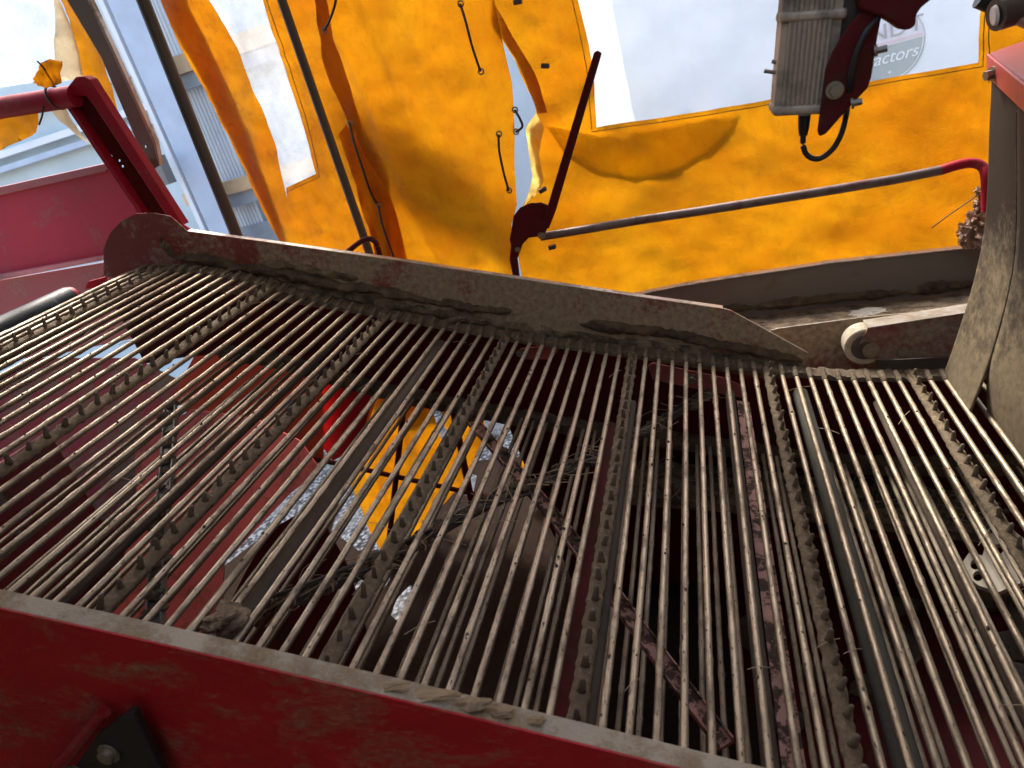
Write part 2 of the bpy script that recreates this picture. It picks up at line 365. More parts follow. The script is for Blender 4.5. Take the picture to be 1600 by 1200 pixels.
def bolt(parent, c, r, h=.012, axis=Vector((0, -1, 0)), name='bolt', mat=None, hexa=True):
    c = Vector(c); a = axis.normalized(); bm = bmesh.new()
    add_tube(bm, [c, c + a * h * .25], r * 1.5, sides=18); add_tube(bm, [c + a * h * .25, c + a * h], r, sides=6 if hexa else 14)
    return bm_link(name, bm, mat or BOLT, parent)
rnd = random.Random(7)

# ------------------------------------------------------------------ ground and buildings
def gravel_mat():
    m, n, l, b = newmat('gravel'); tc = n.new('ShaderNodeTexCoord'); v = tc.outputs['Object']
    vo = n.new('ShaderNodeTexVoronoi'); vo.inputs['Scale'].default_value = 28; l.new(v, vo.inputs['Vector'])
    a = noise_node(n, l, 3, 5, .6, v)
    c = ramp(n, l, vo.outputs['Distance'], .25, .62, (.62, .58, .5, 1), (.06, .05, .04, 1))
    c2 = mixc(n, l, ramp(n, l, a.outputs[0], .4, .7).outputs[0], c.outputs[0], (.35, .31, .25))
    l.new(c2, b.inputs['Base Color']); b.inputs['Roughness'].default_value = .9
    bp = n.new('ShaderNodeBump'); bp.inputs['Strength'].default_value = 1; bp.inputs['Distance'].default_value = .03; bp.invert = True
    l.new(vo.outputs['Distance'], bp.inputs['Height']); l.new(bp.outputs[0], b.inputs['Normal']); return m
bm = bmesh.new(); bmesh.ops.create_grid(bm, x_segments=2, y_segments=2, size=120)
g = bm_link('ground', bm, gravel_mat(), smooth=False); tag(g, 'pale gravel yard under the machine', 'ground', kind='structure')

def vx(px, py, Y): return U(px, py, Y).x
b1 = thing('farm_building', 'pale clad farm building with timber rails beyond the gap at the left', 'building')
YB = 7.0
bm = bmesh.new(); add_box(bm, (-9, YB + .2, 3.2), 16, .2, 6.4); bm_link('wall', bm, WALLB, b1, smooth=False)
bm = bmesh.new()
x0 = vx(205, 0, YB - .1); x1 = vx(262, 0, YB - .1); nn = 9
for i in range(nn): add_box(bm, (x0 + (x1 - x0) * (i + .5) / nn, YB - .02, 3.2), (x1 - x0) / nn * .55, .02, 6.4)
bm_link('corrugated_cladding', bm, WALLW, b1, smooth=False)
px0 = vx(158, 0, YB - .6); px1 = vx(208, 0, YB - .6)
bm = bmesh.new(); add_box(bm, ((px0 + px1) / 2, YB - .5, 3.9), (px1 - px0) * .9, .1, 5.0); bm_link('steel_pier', bm, PIER, b1, smooth=False)
bm = bmesh.new(); add_box(bm, (px0 - .05, YB - .4, 3.2), .05, .3, 6.4); bm_link('pier_flashing', bm, WALLW, b1, smooth=False)
for (a, b_, h) in (((235, 110), (420, 62), .16), ((310, 303), (480, 262), .13)):
    p = U(*a, YB - .15); q = U(*b_, YB - .15)
    bm = bmesh.new(); add_box(bm, ((p.x + q.x) / 2, YB - .15, (p.z + q.z) / 2), abs(q.x - p.x) + .3, .12, h); bm_link('timber_rail', bm, TIMB, b1, smooth=False)
    bm = bmesh.new(); add_box(bm, ((p.x + q.x) / 2, YB - .10, (p.z + q.z) / 2 - h / 2 - .07), abs(q.x - p.x) + .3, .1, .13); bm_link('rail_shadow_board', bm, CONC, b1, smooth=False)
p = U(330, 345, YB - .1)
bm = bmesh.new(); add_box(bm, (p.x + .6, YB, p.z - 1.0), 2.4, .1, 1.7); bm_link('block_plinth', bm, CONC, b1, smooth=False)
p = U(50, 225, YB - .1)
for dz, hh, mt in ((.0, .07, WALLW), (-.14, .06, PIER), (.3, .02, CONC)):
    bm = bmesh.new(); add_box(bm, (p.x - .5, YB, p.z + dz), 4.5, .12, hh); bm_link('trim_board', bm, mt, b1, smooth=False)
p = U(268, 262, YB - .6)
bm = bmesh.new(); add_box(bm, (p.x, YB - .75, p.z), .12, .12, .26); bm_link('wall_box', bm, STEEL_G, b1, smooth=False)

b2 = thing('white_trailer', 'white flat sided trailer with a round sign seen through the big clear window', 'trailer')
YT = 8.0
bm = bmesh.new(); add_box(bm, (vx(965, 60, YT) + 5, YT + .6, 3.2), 10, 1.0, 5.6); bm_link('body', bm, WALLW, b2, smooth=False)
xs = vx(965, 60, YT)
bm = bmesh.new(); add_box(bm, (xs - .06 - .9, YT + 1.3, 3.2), 2.0, 1.0, 5.6); bm_link('front_panel', bm, WALLW, b2, smooth=False)
sc = U(1383, 72, YT + .1); sr = .335
sgn = link('round_sign', None, None, b2)
def disc(name, cx, cz, r, y, mat, a0=0, a1=360, parent=None, r_in=0.0, n=64):
    bm = bmesh.new(); out = []
    for i in range(n + 1):
        a = math.radians(a0 + (a1 - a0) * i / n); out.append((cx + r * math.cos(a), cz + r * math.sin(a)))
    if r_in:
        for i in range(n, -1, -1):
            a = math.radians(a0 + (a1 - a0) * i / n); out.append((cx + r_in * math.cos(a), cz + r_in * math.sin(a)))
        A = [bm.verts.new((x, y, z)) for x, z in out]; m_ = len(A)
        for i in range(n): bm.faces.new((A[i], A[i + 1], A[m_ - 2 - i], A[m_ - 1 - i]))
    else:
        bm.faces.new([bm.verts.new((x, y, z)) for x, z in (out if a1 - a0 < 360 else out[:-1])])
    return bm_link(name, bm, mat, parent, smooth=False)
SG = plain('sign_grey_green', (.22, .29, .29), .6, bump=.02); SPK = plain('sign_pale', (.66, .64, .68), .6, bump=.02)
SPR = plain('sign_pink', (.62, .42, .46), .6, bump=.02); SDK = plain('sign_lettering_grey', (.22, .21, .25), .6, bump=.02); SW = plain('sign_white', (.8, .82, .83), .6, bump=.02)
disc('sign_top', sc.x, sc.z, sr, YT + .09, SPK, 0, 180, sgn); disc('sign_bottom', sc.x, sc.z - .002, sr, YT + .09, SG, 180, 360, sgn)
disc('sign_ring', sc.x, sc.z, sr * .95, YT + .086, SW, 180, 360, sgn, r_in=sr * .93)
disc('sign_ring', sc.x, sc.z, sr * 1.0, YT + .086, SG, 0, 180, sgn, r_in=sr * .985)
bm = bmesh.new(); add_box(bm, (sc.x, YT + .088, sc.z + .026), sr * 1.86, .004, .024); bm_link('sign_stripe', bm, SPR, sgn, smooth=False)
def text(name, s, loc, size, mat, parent, shear=0.0, rot=0.0, ext=.001):
    cu = bpy.data.curves.new(name, 'FONT'); cu.body = s; cu.size = size; cu.align_x = 'CENTER'; cu.align_y = 'CENTER'; cu.shear = shear; cu.extrude = ext
    tmp = bpy.data.objects.new('tmp', cu); C.objects.link(tmp)
    me = bpy.data.meshes.new_from_object(tmp.evaluated_get(bpy.context.evaluated_depsgraph_get()))
    bpy.data.objects.remove(tmp); me.name = name; me.materials.clear()
    o = link(name, me, mat, parent); o.rotation_euler = (math.radians(90), rot, 0); o.location = loc; return o
text('lettering', 'FENDT', (sc.x - .01, YT + .082, sc.z + .12), .19, SDK, sgn, ext=.002).scale = (1.15, 1, 1)
text('lettering', 'Tractors', (sc.x, YT + .082, sc.z - .105), .15, SW, sgn, shear=.35)
text('lettering', '+', (sc.x + .02, YT + .082, sc.z - .24), .07, SW, sgn)

# ------------------------------------------------------------------ the rod conveyor
web = thing('rod_conveyor', 'wide soil covered conveyor of steel rods sloping down across the picture', 'conveyor')
Y0, Y1 = .64, 2.08
def rod_mesh(seed, r=.0062, n=90):
    bm = bmesh.new(); L = Y1 - Y0; pts = []; rs = []
    for i in range(n + 1):
        y = L * i / n; pts.append(Vector((.0012 * noise.noise(Vector((seed * 9.3, y * 2, 0))), y, .0015 * noise.noise(Vector((seed * 5.3, y * 1.5, 9)))))); 
        q = noise.noise(Vector((seed * 3.1, y * 30, 4))); rs.append(r * (1 + (.35 if q > .42 else .04) * max(0, q)))
    add_tube(bm, pts, rs, sides=12, jit=.05, seed=seed)
    bmesh.ops.recalc_face_normals(bm, faces=bm.faces)
    me = bpy.data.meshes.new('rod'); bm.to_mesh(me); bm.free()
    for p in me.polygons: p.use_smooth = True
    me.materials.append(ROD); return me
rod_me = [rod_mesh(i) for i in range(8)]
def tooth_mesh():
    bm = bmesh.new(); add_tube(bm, [(0, 0, 0), (0, 0, .008), (.0005, 0, .018), (.001, 0, .0255), (.001, 0, .028)], [.0072, .0054, .0048, .0040, .0020], sides=10, up=Vector((0, 1, 0)))
    bmesh.ops.recalc_face_normals(bm, faces=bm.faces)
    me = bpy.data.meshes.new('rubber_finger'); bm.to_mesh(me); bm.free()
    for p in me.polygons: p.use_smooth = True
    me.materials.append(TOOTH); return me
tooth_me = tooth_mesh()
def bar_mesh(seed):
    bm = bmesh.new(); n = 150; L = Y1 - Y0; pts = []; rs = []
    for i in range(n + 1):
        y = L * i / n; ph = ((y - .02) / .05) % 1.0; b = math.exp(-((ph - .5) / .25) ** 2)
        pts.append(Vector((0, y, 0))); rs.append(.0135 * (1 + .14 * b))
    add_tube(bm, pts, rs, sides=16, jit=.3, seed=seed + 40, flat=.62)
    bmesh.ops.recalc_face_normals(bm, faces=bm.faces)
    me = bpy.data.meshes.new('toothed_bar'); bm.to_mesh(me); bm.free()
    for p in me.polygons: p.use_smooth = True
    me.materials.append(RUB_BAR); return me
for k in range(-9, 71):
    x, z = RODS[k]; a = math.radians(interp(k, ANG))
    if k % 10 == 0:
        o = link('toothed_bar', bar_mesh(k), None, web); o.location = (x, Y0, z); o.rotation_euler = (0, -a, 0)
        o['label'] = 'soil caked rubber bar with a row of upright fingers'
        nt_ = int((Y1 - Y0 - .06) / .05)
        for j in range(nt_ + 1):
            if k < 70:
                t = link('rubber_finger', tooth_me, None, o); t.location = (0.001, .045 + j * .05, .0065)
                t.rotation_euler = (rnd.uniform(-.12, .12), rnd.uniform(-.15, .15), rnd.uniform(0, 6)); s = rnd.uniform(.85, 1.15); t.scale = (s, s, rnd.uniform(.8, 1.1))
    else:
        o = link('rod', rod_me[(k * 5) % 8], None, web); o.location = (x, Y0, z); o.rotation_euler = (0, -a + .0, 0)
# return run
RD = .30
xr = -1.62; cnt = 0; stuffbm = bmesh.new()
while xr < .95:
    z = webz(xr) - RD
    if -0.95 < xr < .55 and cnt < 36:
        o = link('rod', rod_me[cnt % 8].copy(), None, web); o.data.materials[0] = ROD_LOW; o.location = (xr, Y0, z); o['label'] = 'rod of the lower return run, its shade painted into darker steel'; cnt += 1
    else: add_tube(stuffbm, seg((xr, Y0, z), (xr, Y1, z), 20), .0058, sides=10, jit=.2, seed=int(xr * 100))
    xr += PITCH * .97
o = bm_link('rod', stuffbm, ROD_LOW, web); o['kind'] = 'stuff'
# belts that carry the rod ends
def belt(y0, y1, dz, th, mat, x_from, x_to, off=0.0, bumps=True):
    bm = bmesh.new(); N = 420; rows = []
    for i in range(N + 1):
        x = x_from + (x_to - x_from) * i / N; z = webz(x) + off
        ring = []
        for (yy, zz) in ((y0, 0), (y0 + .004, 1), (y0 + (y1 - y0) * .35, 1), (y0 + (y1 - y0) * .7, 1), (y1 - .003, 1), (y1, 0)):
            p = Vector((x, yy, z)); q = noise.noise(p * 45) * .006 + noise.noise(p * 140) * .003
            ring.append(bm.verts.new((x, yy + (q * .8 if zz else q), z + (dz + th + (q if bumps else 0) if zz else dz - .006))))
        rows.append(ring)
    for a, b in zip(rows, rows[1:]):
        for j in range(5): bm.faces.new((a[j], a[j + 1], b[j + 1], b[j]))
        bm.faces.new((a[5], a[0], b[0], b[5]))
    return bm_link('belt', bm, mat, web)
belt(2.035, 2.094, -.004, .006, BELT, RODS[-3][0], .9)
belt(.625, .665, -.004, .008, BELT, RODS[-3][0], .9)
belt(2.03, 2.09, -.02, .03, SOIL_D, -1.7, .9, off=-RD)
# rod end lugs on the far belt
for k in range(-2, 70):
    x, z = RODS[k]; bm = bmesh.new()
    add_tube(bm, [(x, 2.015, z + .003), (x, 2.03, z + .0075), (x, 2.062, z + .009), (x, 2.072, z + .004)], [.006, .0075, .0075, .004], sides=8, jit=.4, seed=k)
    bm_link('rod_end', bm, BELT, web)

# ------------------------------------------------------------------ far side panel
fp = thing('side_panel', 'red side panel caked in soil along the far rod ends, its left end rounded', 'side panel')
YP = 2.10
top = [(162, 432), (162, 388), (172, 364), (190, 345), (212, 334), (240, 333), (266, 338), (277, 347), (292, 361), (400, 376), (600, 404), (800, 434), (1000, 464), (1128, 482), (1142, 485), (1262, 551), (1250, 575)]
bot = [(1252, 590), (1200, 592), (1000, 562), (800, 535), (620, 500), (430, 470), (235, 440)]
plate('steel_sheet', top + bot, YP, .004, PANEL, fp, spacing=.05)
# top flange
def rail_box(name, pts, Y, dy, dz, mat, parent, up=0.0):
    bm = bmesh.new(); P = [U(x, y, Y) for x, y in pts]; rows = []
    for p in P: rows.append([bm.verts.new((p.x, Y + a, p.z + b + up)) for a, b in ((0, 0), (dy, 0), (dy, dz), (0, dz))])
    for a, b in zip(rows, rows[1:]):
        for j in range(4): bm.faces.new((a[j], a[(j + 1) % 4], b[(j + 1) % 4], b[j]))
    bm.faces.new(rows[0]); bm.faces.new(rows[-1][::-1])
    o = bm_link(name, bm, mat, parent); md = o.modifiers.new('bevel', 'BEVEL'); md.width = .0015; md.segments = 2; md.limit_method = 'ANGLE'; return o
rail_box('top_flange', [(292, 362), (400, 377), (600, 405), (800, 435), (1000, 465), (1130, 483)], YP + .0045, .024, -.004, EDGE, fp, up=.003)
rail_box('chamfer_edge', [(1131, 483), (1142, 486), (1262, 552)], YP - .0005, .006, -.003, EDGE, fp, up=.002)
c = U(256, 381, YP); bolt(fp, c, .008, .012)
bolt(fp, U(262, 385, YP), .006, .01)
# soil stuck along the panel: ridge shaped by the rods
def mud_ridge(name, pts, w0, Y, parent, mat, seed, depth=.02, label=None):
    P = smooth_path([U(x, y, Y) for x, y in pts], 22); bm = bmesh.new(); rows = []; n = len(P)
    for i, p in enumerate(P):
        t = i / (n - 1); env = min(1, 8 * t, 8 * (1 - t)) ** .5
        wd = w0 * env * (.75 + .6 * noise.noise(Vector((p.x * 9, seed, 0))) + .3 * noise.noise(Vector((p.x * 30, seed, 3))))
        sl = webslope(p.x); un = Vector((-math.sin(sl), 0, math.cos(sl))); row = []
        M_ = 10
        for j in range(M_ + 1):
            s = -1 + 2 * j / M_; h = max(0, 1 - s * s) ** .6
            q = p + un * s * wd; q.y = Y - h * depth * env * (.8 + .9 * noise.noise(q * 22 + Vector((seed, 0, 0)))) + .001 - h * .004 * noise.noise(q * 90)
            q.z += .006 * noise.noise(q * 60)
            row.append(bm.verts.new(q))
        rows.append(row)
    for a, b in zip(rows, rows[1:]):
        for j in range(M_): bm.faces.new((a[j], a[j + 1], b[j + 1], b[j]))
    o = bm_link(name, bm, mat, parent, auto=False)
    if label: o['label'] = label
    return o
mud_ridge('soil_crust', [(252, 372), (262, 392), (272, 398)], .014, YP - .001, fp, SOIL_D, 1)
mud_ridge('soil_crust', [(272, 402), (320, 405), (370, 417), (430, 425), (520, 445), (600, 455), (700, 478)], .022, YP - .001, fp, SOIL_D, 2, .028)
mud_ridge('soil_crust', [(690, 470), (740, 482), (800, 486)], .016, YP - .001, fp, SOIL_D, 5, .022)
mud_ridge('soil_crust', [(395, 415), (450, 415), (510, 428), (560, 436)], .018, YP - .001, fp, SOIL, 7, .012)
mud_ridge('soil_crust', [(905, 506), (960, 512), (1040, 520), (1110, 535), (1180, 548), (1255, 565)], .022, YP - .001, fp, SOIL_D, 9, .024)
mud_ridge('soil_crust', [(300, 418), (450, 446), (620, 478), (800, 510), (1000, 540), (1200, 566), (1262, 572)], .022, YP - .0012, fp, SOIL, 12, .012)

# the wall of the trough under the far ends
tw = thing('trough_wall', 'dark red inner wall of the trough below the far ends of the rods', 'machine wall')
bm = bmesh.new(); out = []
xsL = [(-2.1 + i * .1) for i in range(31)]
top_ = [(x, webz(x) - .03) for x in xsL]
botm = [(x, webz(x) - (1.5 if x > -.72 else interp(x, [(-2.1, .34), (-1.85, .35), (-1.57, .36), (-1.43, .39), (-1.2, .36), (-.7, .35)]))) for x in xsL][::-1]
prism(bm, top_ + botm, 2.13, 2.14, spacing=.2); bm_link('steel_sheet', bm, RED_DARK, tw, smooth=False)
plate('mounting_plate', [(1012, 572), (1020, 567), (1130, 590), (1165, 605), (1160, 622), (1120, 615), (1020, 594)], 2.105, .006, RED_PALE, tw, bevel=.002)
bolt(tw, U(1081, 592, 2.104), .011, .014)
plate('mounting_plate', [(812, 545), (860, 540), (875, 545), (862, 562), (815, 562)], 2.105, .006, RED_PALE, tw, bevel=.002)
bolt(tw, U(812, 552, 2.104), .008, .012)
ub = thing('light_block_floor', 'added dark floor sheet blocking ground light deep below the right half of the rods', 'light blocker')
bm = bmesh.new()
add_box(bm, (.55, 1.35, 1.05), 2.6, 1.7, .01); add_box(bm, (.4, .56, 1.4), 2.3, .01, .9); bm_link('steel_sheet', bm, RED_DARK, ub, smooth=False)  # sheets added to keep ground light out and the depth below dark
bm = bmesh.new()
for i in range(60): add_lump(bm, (rnd.uniform(-.6, 1.3), rnd.uniform(.7, 2.1), 1.07), (rnd.uniform(.03, .12), rnd.uniform(.03, .12), .03), i, sub=2)
o = bm_link('loose_soil', bm, SOIL_D, ub); o['kind'] = 'stuff'

# ------------------------------------------------------------------ near side panel with its rail
npn = thing('side_panel', 'glossy dark red side panel nearest the camera with a dusty pale top rail', 'side panel')
def near_line(y):  # x -> height of the rail top
    return None
def add_strip(bm, ys, zs_off, x0, x1, n=60):
    rows = []
    for i in range(n + 1):
        x = x0 + (x1 - x0) * i / n
        base = CAM_Z - .633 - .3500 * (x + .563) - .03 * (x + .563) * (x + .563 + .5)
        rows.append([bm.verts.new((x, y, base + dz)) for y, dz in zip(ys, zs_off)])
    m_ = len(ys)
    for a, b in zip(rows, rows[1:]):
        for j in range(m_): bm.faces.new((a[j], a[(j + 1) % m_], b[(j + 1) % m_], b[j]))
    bm.faces.new(rows[0]); bm.faces.new(rows[-1][::-1])
bm = bmesh.new(); add_strip(bm, (.592, .622, .622, .592), (0, 0, -.004, -.004), -1.7, .6)
o = bm_link('top_rail', bm, RAIL, npn); md = o.modifiers.new('bevel', 'BEVEL'); md.width = .0018; md.segments = 3; md.limit_method = 'ANGLE'
bm = bmesh.new(); add_strip(bm, (.589, .592, .592, .589), (.001, .001, -.75, -.75), -1.7, .6); bm_link('steel_sheet', bm, NEARP, npn)
bm = bmesh.new(); add_strip(bm, (.619, .622, .622, .619), (-.004, -.004, -.22, -.22), -1.7, .6); bm_link('inner_sheet', bm, RED, npn)
SMEAR = dirty('tan_soil_smear', (.33, .24, .14), dirt=(.25, .18, .1), scale=14, rough=.95, bump=.5)
def rail_mud(pts, seed):
    for i, (x, y, sx, sy) in enumerate(pts):
        bm = bmesh.new(); p = U(x, y, .605); add_lump(bm, (p.x, .606, p.z - .003), (sx, sy, .0035), seed + i, .5, 1.9, 4); bm_link('soil_smear', bm, SMEAR, npn)
rail_mud([(600, 1072, .03, .009), (655, 1085, .045, .010), (720, 1100, .04, .011), (775, 1112, .022, .008), (835, 1124, .012, .006)], 50)

br = thing('hinge_bracket', 'blackened bracket plate with a round bolt on the near red panel', 'bracket')
plate('plate', [(92, 1235), (150, 1150), (200, 1114), (208, 1113), (268, 1235)], .555, .012, plain('black_oily_steel', (.035, .03, .028), .45, .3), br, bevel=.002)
bolt(br, U(171, 1176, .554), .0115, .011, hexa=False); bolt(br, U(118, 1205, .554), .010, .012, hexa=False)
o = tube('handle_pipe', seg(U(55, 1240, .53), U(163, 1112, .57), 6), .0095, RED, None)
tag(o, 'short faded red pipe beside the black bracket in the bottom left corner', 'pipe')

# ------------------------------------------------------------------ soil clods on the rods
def clod(label, px, py, d, s, seed, sub=4, mat=SOIL, amp=.5):
    p = Uw(px, py, d); bm = bmesh.new(); add_lump(bm, (0, 0, 0), s, seed, amp, 1.7, sub); o = bm_link('soil_clod', bm, mat); o.location = p
    tag(o, label, 'soil clod'); return o
clod('big grey brown soil clod stuck between rods against the near rail', 352, 968, -.006, (.040, .034, .016), 3)
clod('long pale sliver of soil lying across the rod ends by the far panel', 711, 500, -.012, (.038, .012, .009), 8)

bm = bmesh.new(); r_ = random.Random(5)
for i in range(420):
    k = r_.randrange(-2, 66); y = r_.uniform(.66, 2.03); x, z = RODS[k]; q = r_.uniform(.0012, .0034)
    add_lump(bm, (x + r_.uniform(-.005, .005), y, z + .0055 + q * .2), (q, q * r_.uniform(1, 1.8), q), i, .6, 2, 1)
o = bm_link('soil_crumbs', bm, SOIL_D); tag(o, 'small soil crumbs sprinkled along the tops of the rods', 'soil', kind='stuff')
bm = bmesh.new()
for i in range(46):
    k = r_.randrange(0, 62); y = r_.uniform(.8, 2.0); x, z = RODS[k]; a = r_.uniform(0, 6.28); L_ = r_.uniform(.02, .07); d = Vector((math.cos(a), math.sin(a), r_.uniform(-.5, .1)))
    p = Vector((x, y, z + .007)); add_tube(bm, smooth_path([p - d * L_ / 2, p + Vector((0, 0, .004)), p + d * L_ / 2], 3), .0007, sides=5)
o = bm_link('straws', bm, STRAW); tag(o, 'short straws and rootlets caught on the rods', 'straw', kind='stuff')

# ------------------------------------------------------------------ frame below the rods
def along_y(name, label, cat, px, py, d, r, mat, y0=.64, y1=2.06):
    p = Uw(px, py, d); o = tube(name, seg((p.x, y0, p.z), (p.x, y1, p.z), 24), r, mat, None, sides=20, jit=.05); tag(o, label, cat); return o
along_y('support_tube', 'thick tan support tube under the rods left of centre', 'support tube', 480, 830, .05, .019, BAR_TAN, .64, 2.0)
along_y('support_tube', 'thick grey green support tube under the rods at the lower right', 'support tube', 1318, 850, .045, .021, TUBE_G, .64, 2.0)
along_y('support_tube', 'thin tan tube beside the rusty pink bar under the rods', 'support tube', 1166, 850, .05, .013, BAR_TAN, .64, 1.95)
along_y('support_tube', 'tan tube tucked just right of the middle toothed bar', 'support tube', 952, 900, .04, .010, BAR_TAN, .64, 1.8)
along_y('support_tube', 'dim tan tube under the rods near the right edge', 'support tube', 1475, 850, .06, .011, BAR_TAN, .64, 2.0)
along_y('support_tube', 'dull tan tube low under the left part of the rods', 'support tube', 190, 850, .05, .013, BAR_TAN, .64, 2.0)
def flat_y(name, label, cat, px, py, d, wd, mat, y0=.64, y1=2.0, th=.006):
    p = Uw(px, py, d); bm = bmesh.new(); sl = webslope(p.x); n = 30; rows = []
    for i in range(n + 1):
        y = y0 + (y1 - y0) * i / n
        rows.append([bm.verts.new((p.x + a * math.cos(sl), y, p.z + a * math.sin(sl) + b)) for a, b in ((-wd / 2, 0), (wd / 2, 0), (wd / 2, -th), (-wd / 2, -th))])
    for a, b in zip(rows, rows[1:]):
        for j in range(4): bm.faces.new((a[j], a[(j + 1) % 4], b[(j + 1) % 4], b[j]))
    bm.faces.new(rows[0]); bm.faces.new(rows[-1][::-1]); o = bm_link(name, bm, mat); tag(o, label, cat); return o
flat_y('flat_bar', 'peeling pink and black rusty flat bar under the rods right of centre', 'flat bar', 1192, 850, .07, .036, RUST, .64, 1.95)
flat_y('flat_bar', 'brown drilled flat bar left of the middle toothed bar', 'flat bar', 890, 1040, .05, .022, RED_DARK, .64, 1.7)
def strut(name, label, pts, d, wd, mat, th=.006, cat='brace'):
    P = [Uw(x, y, d) for x, y in pts]; P = smooth_path(P, 6) if len(P) > 2 else seg(P[0], P[1], 12); bm = bmesh.new(); rows = []
    for i, p in enumerate(P):
        t = (P[min(i + 1, len(P) - 1)] - P[max(i - 1, 0)]).normalized(); s = t.cross(Vector((0, 0, 1))).normalized(); u = s.cross(t)
        rows.append([bm.verts.new(p + s * a + u * b) for a, b in ((-wd / 2, 0), (-wd / 2, .012), (-wd / 2 + th * .6, .012), (-wd / 2 + th * .6, th * .5), (wd / 2 - th * .6, th * .5), (wd / 2 - th * .6, .012), (wd / 2, .012), (wd / 2, -th), (-wd / 2, -th))][1:])
    m_ = 8
    for a, b in zip(rows, rows[1:]):
        for j in range(m_): bm.faces.new((a[j], a[(j + 1) % m_], b[(j + 1) % m_], b[j]))
    bm.faces.new(rows[0]); bm.faces.new(rows[-1][::-1]); o = bm_link(name, bm, mat, smooth=False); tag(o, label, cat); return o, P
_, PA = strut('diagonal_brace', 'rusty pink diagonal brace running down right below the rods', [(735, 655), (845, 783), (940, 905), (1040, 1040), (1135, 1165)], .16, .032, RUST)
_, PB = strut('diagonal_brace', 'long brace heaped with soil and stems running down left below the rods', [(1130, 600), (1000, 680), (880, 740), (740, 800), (600, 880), (440, 945), (330, 990)], .14, .028, STEEL_D)
def debris(name, label, P, n, spread, size, seed, mat=SOIL_D):
    r = random.Random(seed); bm = bmesh.new()
    for i in range(n):
        p = P[r.randrange(len(P))]; s = r.uniform(.4, 1) * size
        add_lump(bm, p + Vector((r.uniform(-1, 1) * spread, r.uniform(-1, 1) * spread, r.uniform(.0, .6) * size)), (s, s * r.uniform(.6, 1.2), s * .6), seed + i, .6, 2, 2)
    o = bm_link(name, bm, mat); tag(o, label, 'soil', kind='stuff'); return o
debris('loose_soil', 'crumbs of damp soil lying along the long stem covered brace', PB, 210, .022, .016, 100)
debris('loose_soil', 'crumbs of soil stuck to the upper end of the rusty brace', PA[:14], 60, .014, .012, 300)
def stems(name, label, P, n, L, seed, r0=.0009, spread=.03, mat=STRAW):
    r = random.Random(seed); bm = bmesh.new()
    for i in range(n):
        j = r.randrange(len(P)); p = P[j] + Vector((r.uniform(-1, 1) * spread, r.uniform(-1, 1) * spread, r.uniform(0, .02)))
        a = r.uniform(0, 6.28); l = L * r.uniform(.3, 1); d = Vector((math.cos(a), math.sin(a), r.uniform(-.25, .25))); bend = Vector((r.uniform(-1, 1), r.uniform(-1, 1), r.uniform(-.5, .5))) * l * .2
        add_tube(bm, smooth_path([p - d * l / 2, p + bend, p + d * l / 2], 4), r0 * r.uniform(.7, 1.8), sides=5)
    o = bm_link(name, bm, mat); tag(o, label, 'dead stems', kind='stuff'); return o
stems('dead_stems', 'tangle of dry stems caught on the long brace under the rods', PB, 110, .14, 5)
tube_o = tube('dark_twig', smooth_path([Uw(305, 985, .1), Uw(420, 935, .11), Uw(560, 880, .12), Uw(700, 815, .13), Uw(830, 770, .13)], 8), .0035, STEEL_D, None, jit=.4)
tag(tube_o, 'long dark brown twig lying along the soil covered brace', 'twig')

# ledge with hay, and cross tube
P1 = [Uw(x, y, .42) for x, y in ((985, 745), (1150, 758), (1300, 775), (1430, 790), (1530, 800))]; P1 = smooth_path(P1, 8)
bm = bmesh.new(); rows = []
for p in P1: rows.append([bm.verts.new(p + Vector((0, a, b))) for a, b in ((-.11, -.03), (-.11, 0), (.1, .0), (.1, -.03))])
for a, b in zip(rows, rows[1:]):
    for j in range(4): bm.faces.new((a[j], a[(j + 1) % 4], b[(j + 1) % 4], b[j]))
bm.faces.new(rows[0]); bm.faces.new(rows[-1][::-1])
o = bm_link('lower_beam', bm, SOIL); tag(o, 'wide beam buried in soil and hay low beneath the right hand rods', 'beam')
debris('loose_soil', 'crumbled soil heaped on the wide lower beam', P1, 260, .08, .014, 500, SOIL)
stems('dead_stems', 'pale straws lying on the wide lower beam', P1, 120, .13, 11, .0009, .09)
o = tube('cross_tube', seg(Uw(1140, 838, .5), Uw(1560, 842, .5), 10), .009, RED_DARK, None, jit=.1); tag(o, 'thin dull red tube crossing low beneath the right hand rods', 'tube')
cs = thing('cast_bracket', 'pale cast bracket with three round holes low under the rods at the right', 'bracket')
def horiz_plate(name, pts, d, th, mat, parent=None, holes=(), label=None, cat=None):
    """a flat plate lying level; outline given by sight lines"""
    zc = sum(Uw(x, y, d).z for x, y in pts) / len(pts)
    def G(x, y): r = ray(x, y); t = (zc - CAM_Z) / r.z; q = CAMV + r * t; return (q.x, q.y)
    v, f = cdt([G(*p) for p in pts], [[G(*p) for p in h] for h in holes]); bm = bmesh.new()
    A = [bm.verts.new((x, y, zc)) for x, y in v]; B = [bm.verts.new((x, y, zc - th)) for x, y in v]; cnt = {}
    for t in f:
        bm.faces.new([A[i] for i in t]); bm.faces.new([B[i] for i in t][::-1])
        for a, b in zip(t, t[1:] + t[:1]): cnt.setdefault((min(a, b), max(a, b)), []).append((a, b))
    for l_ in cnt.values():
        if len(l_) == 1: a, b = l_[0]; bm.faces.new((A[a], A[b], B[b], B[a]))
    o = bm_link(name, bm, mat, parent, smooth=False)
    if label: tag(o, label, cat)
    return o
CREAM = dirty('cream_paint', (.45, .39, .3), dirt=(.3, .25, .18), lo=.6, hi=.75, scale=7, rough=.6)
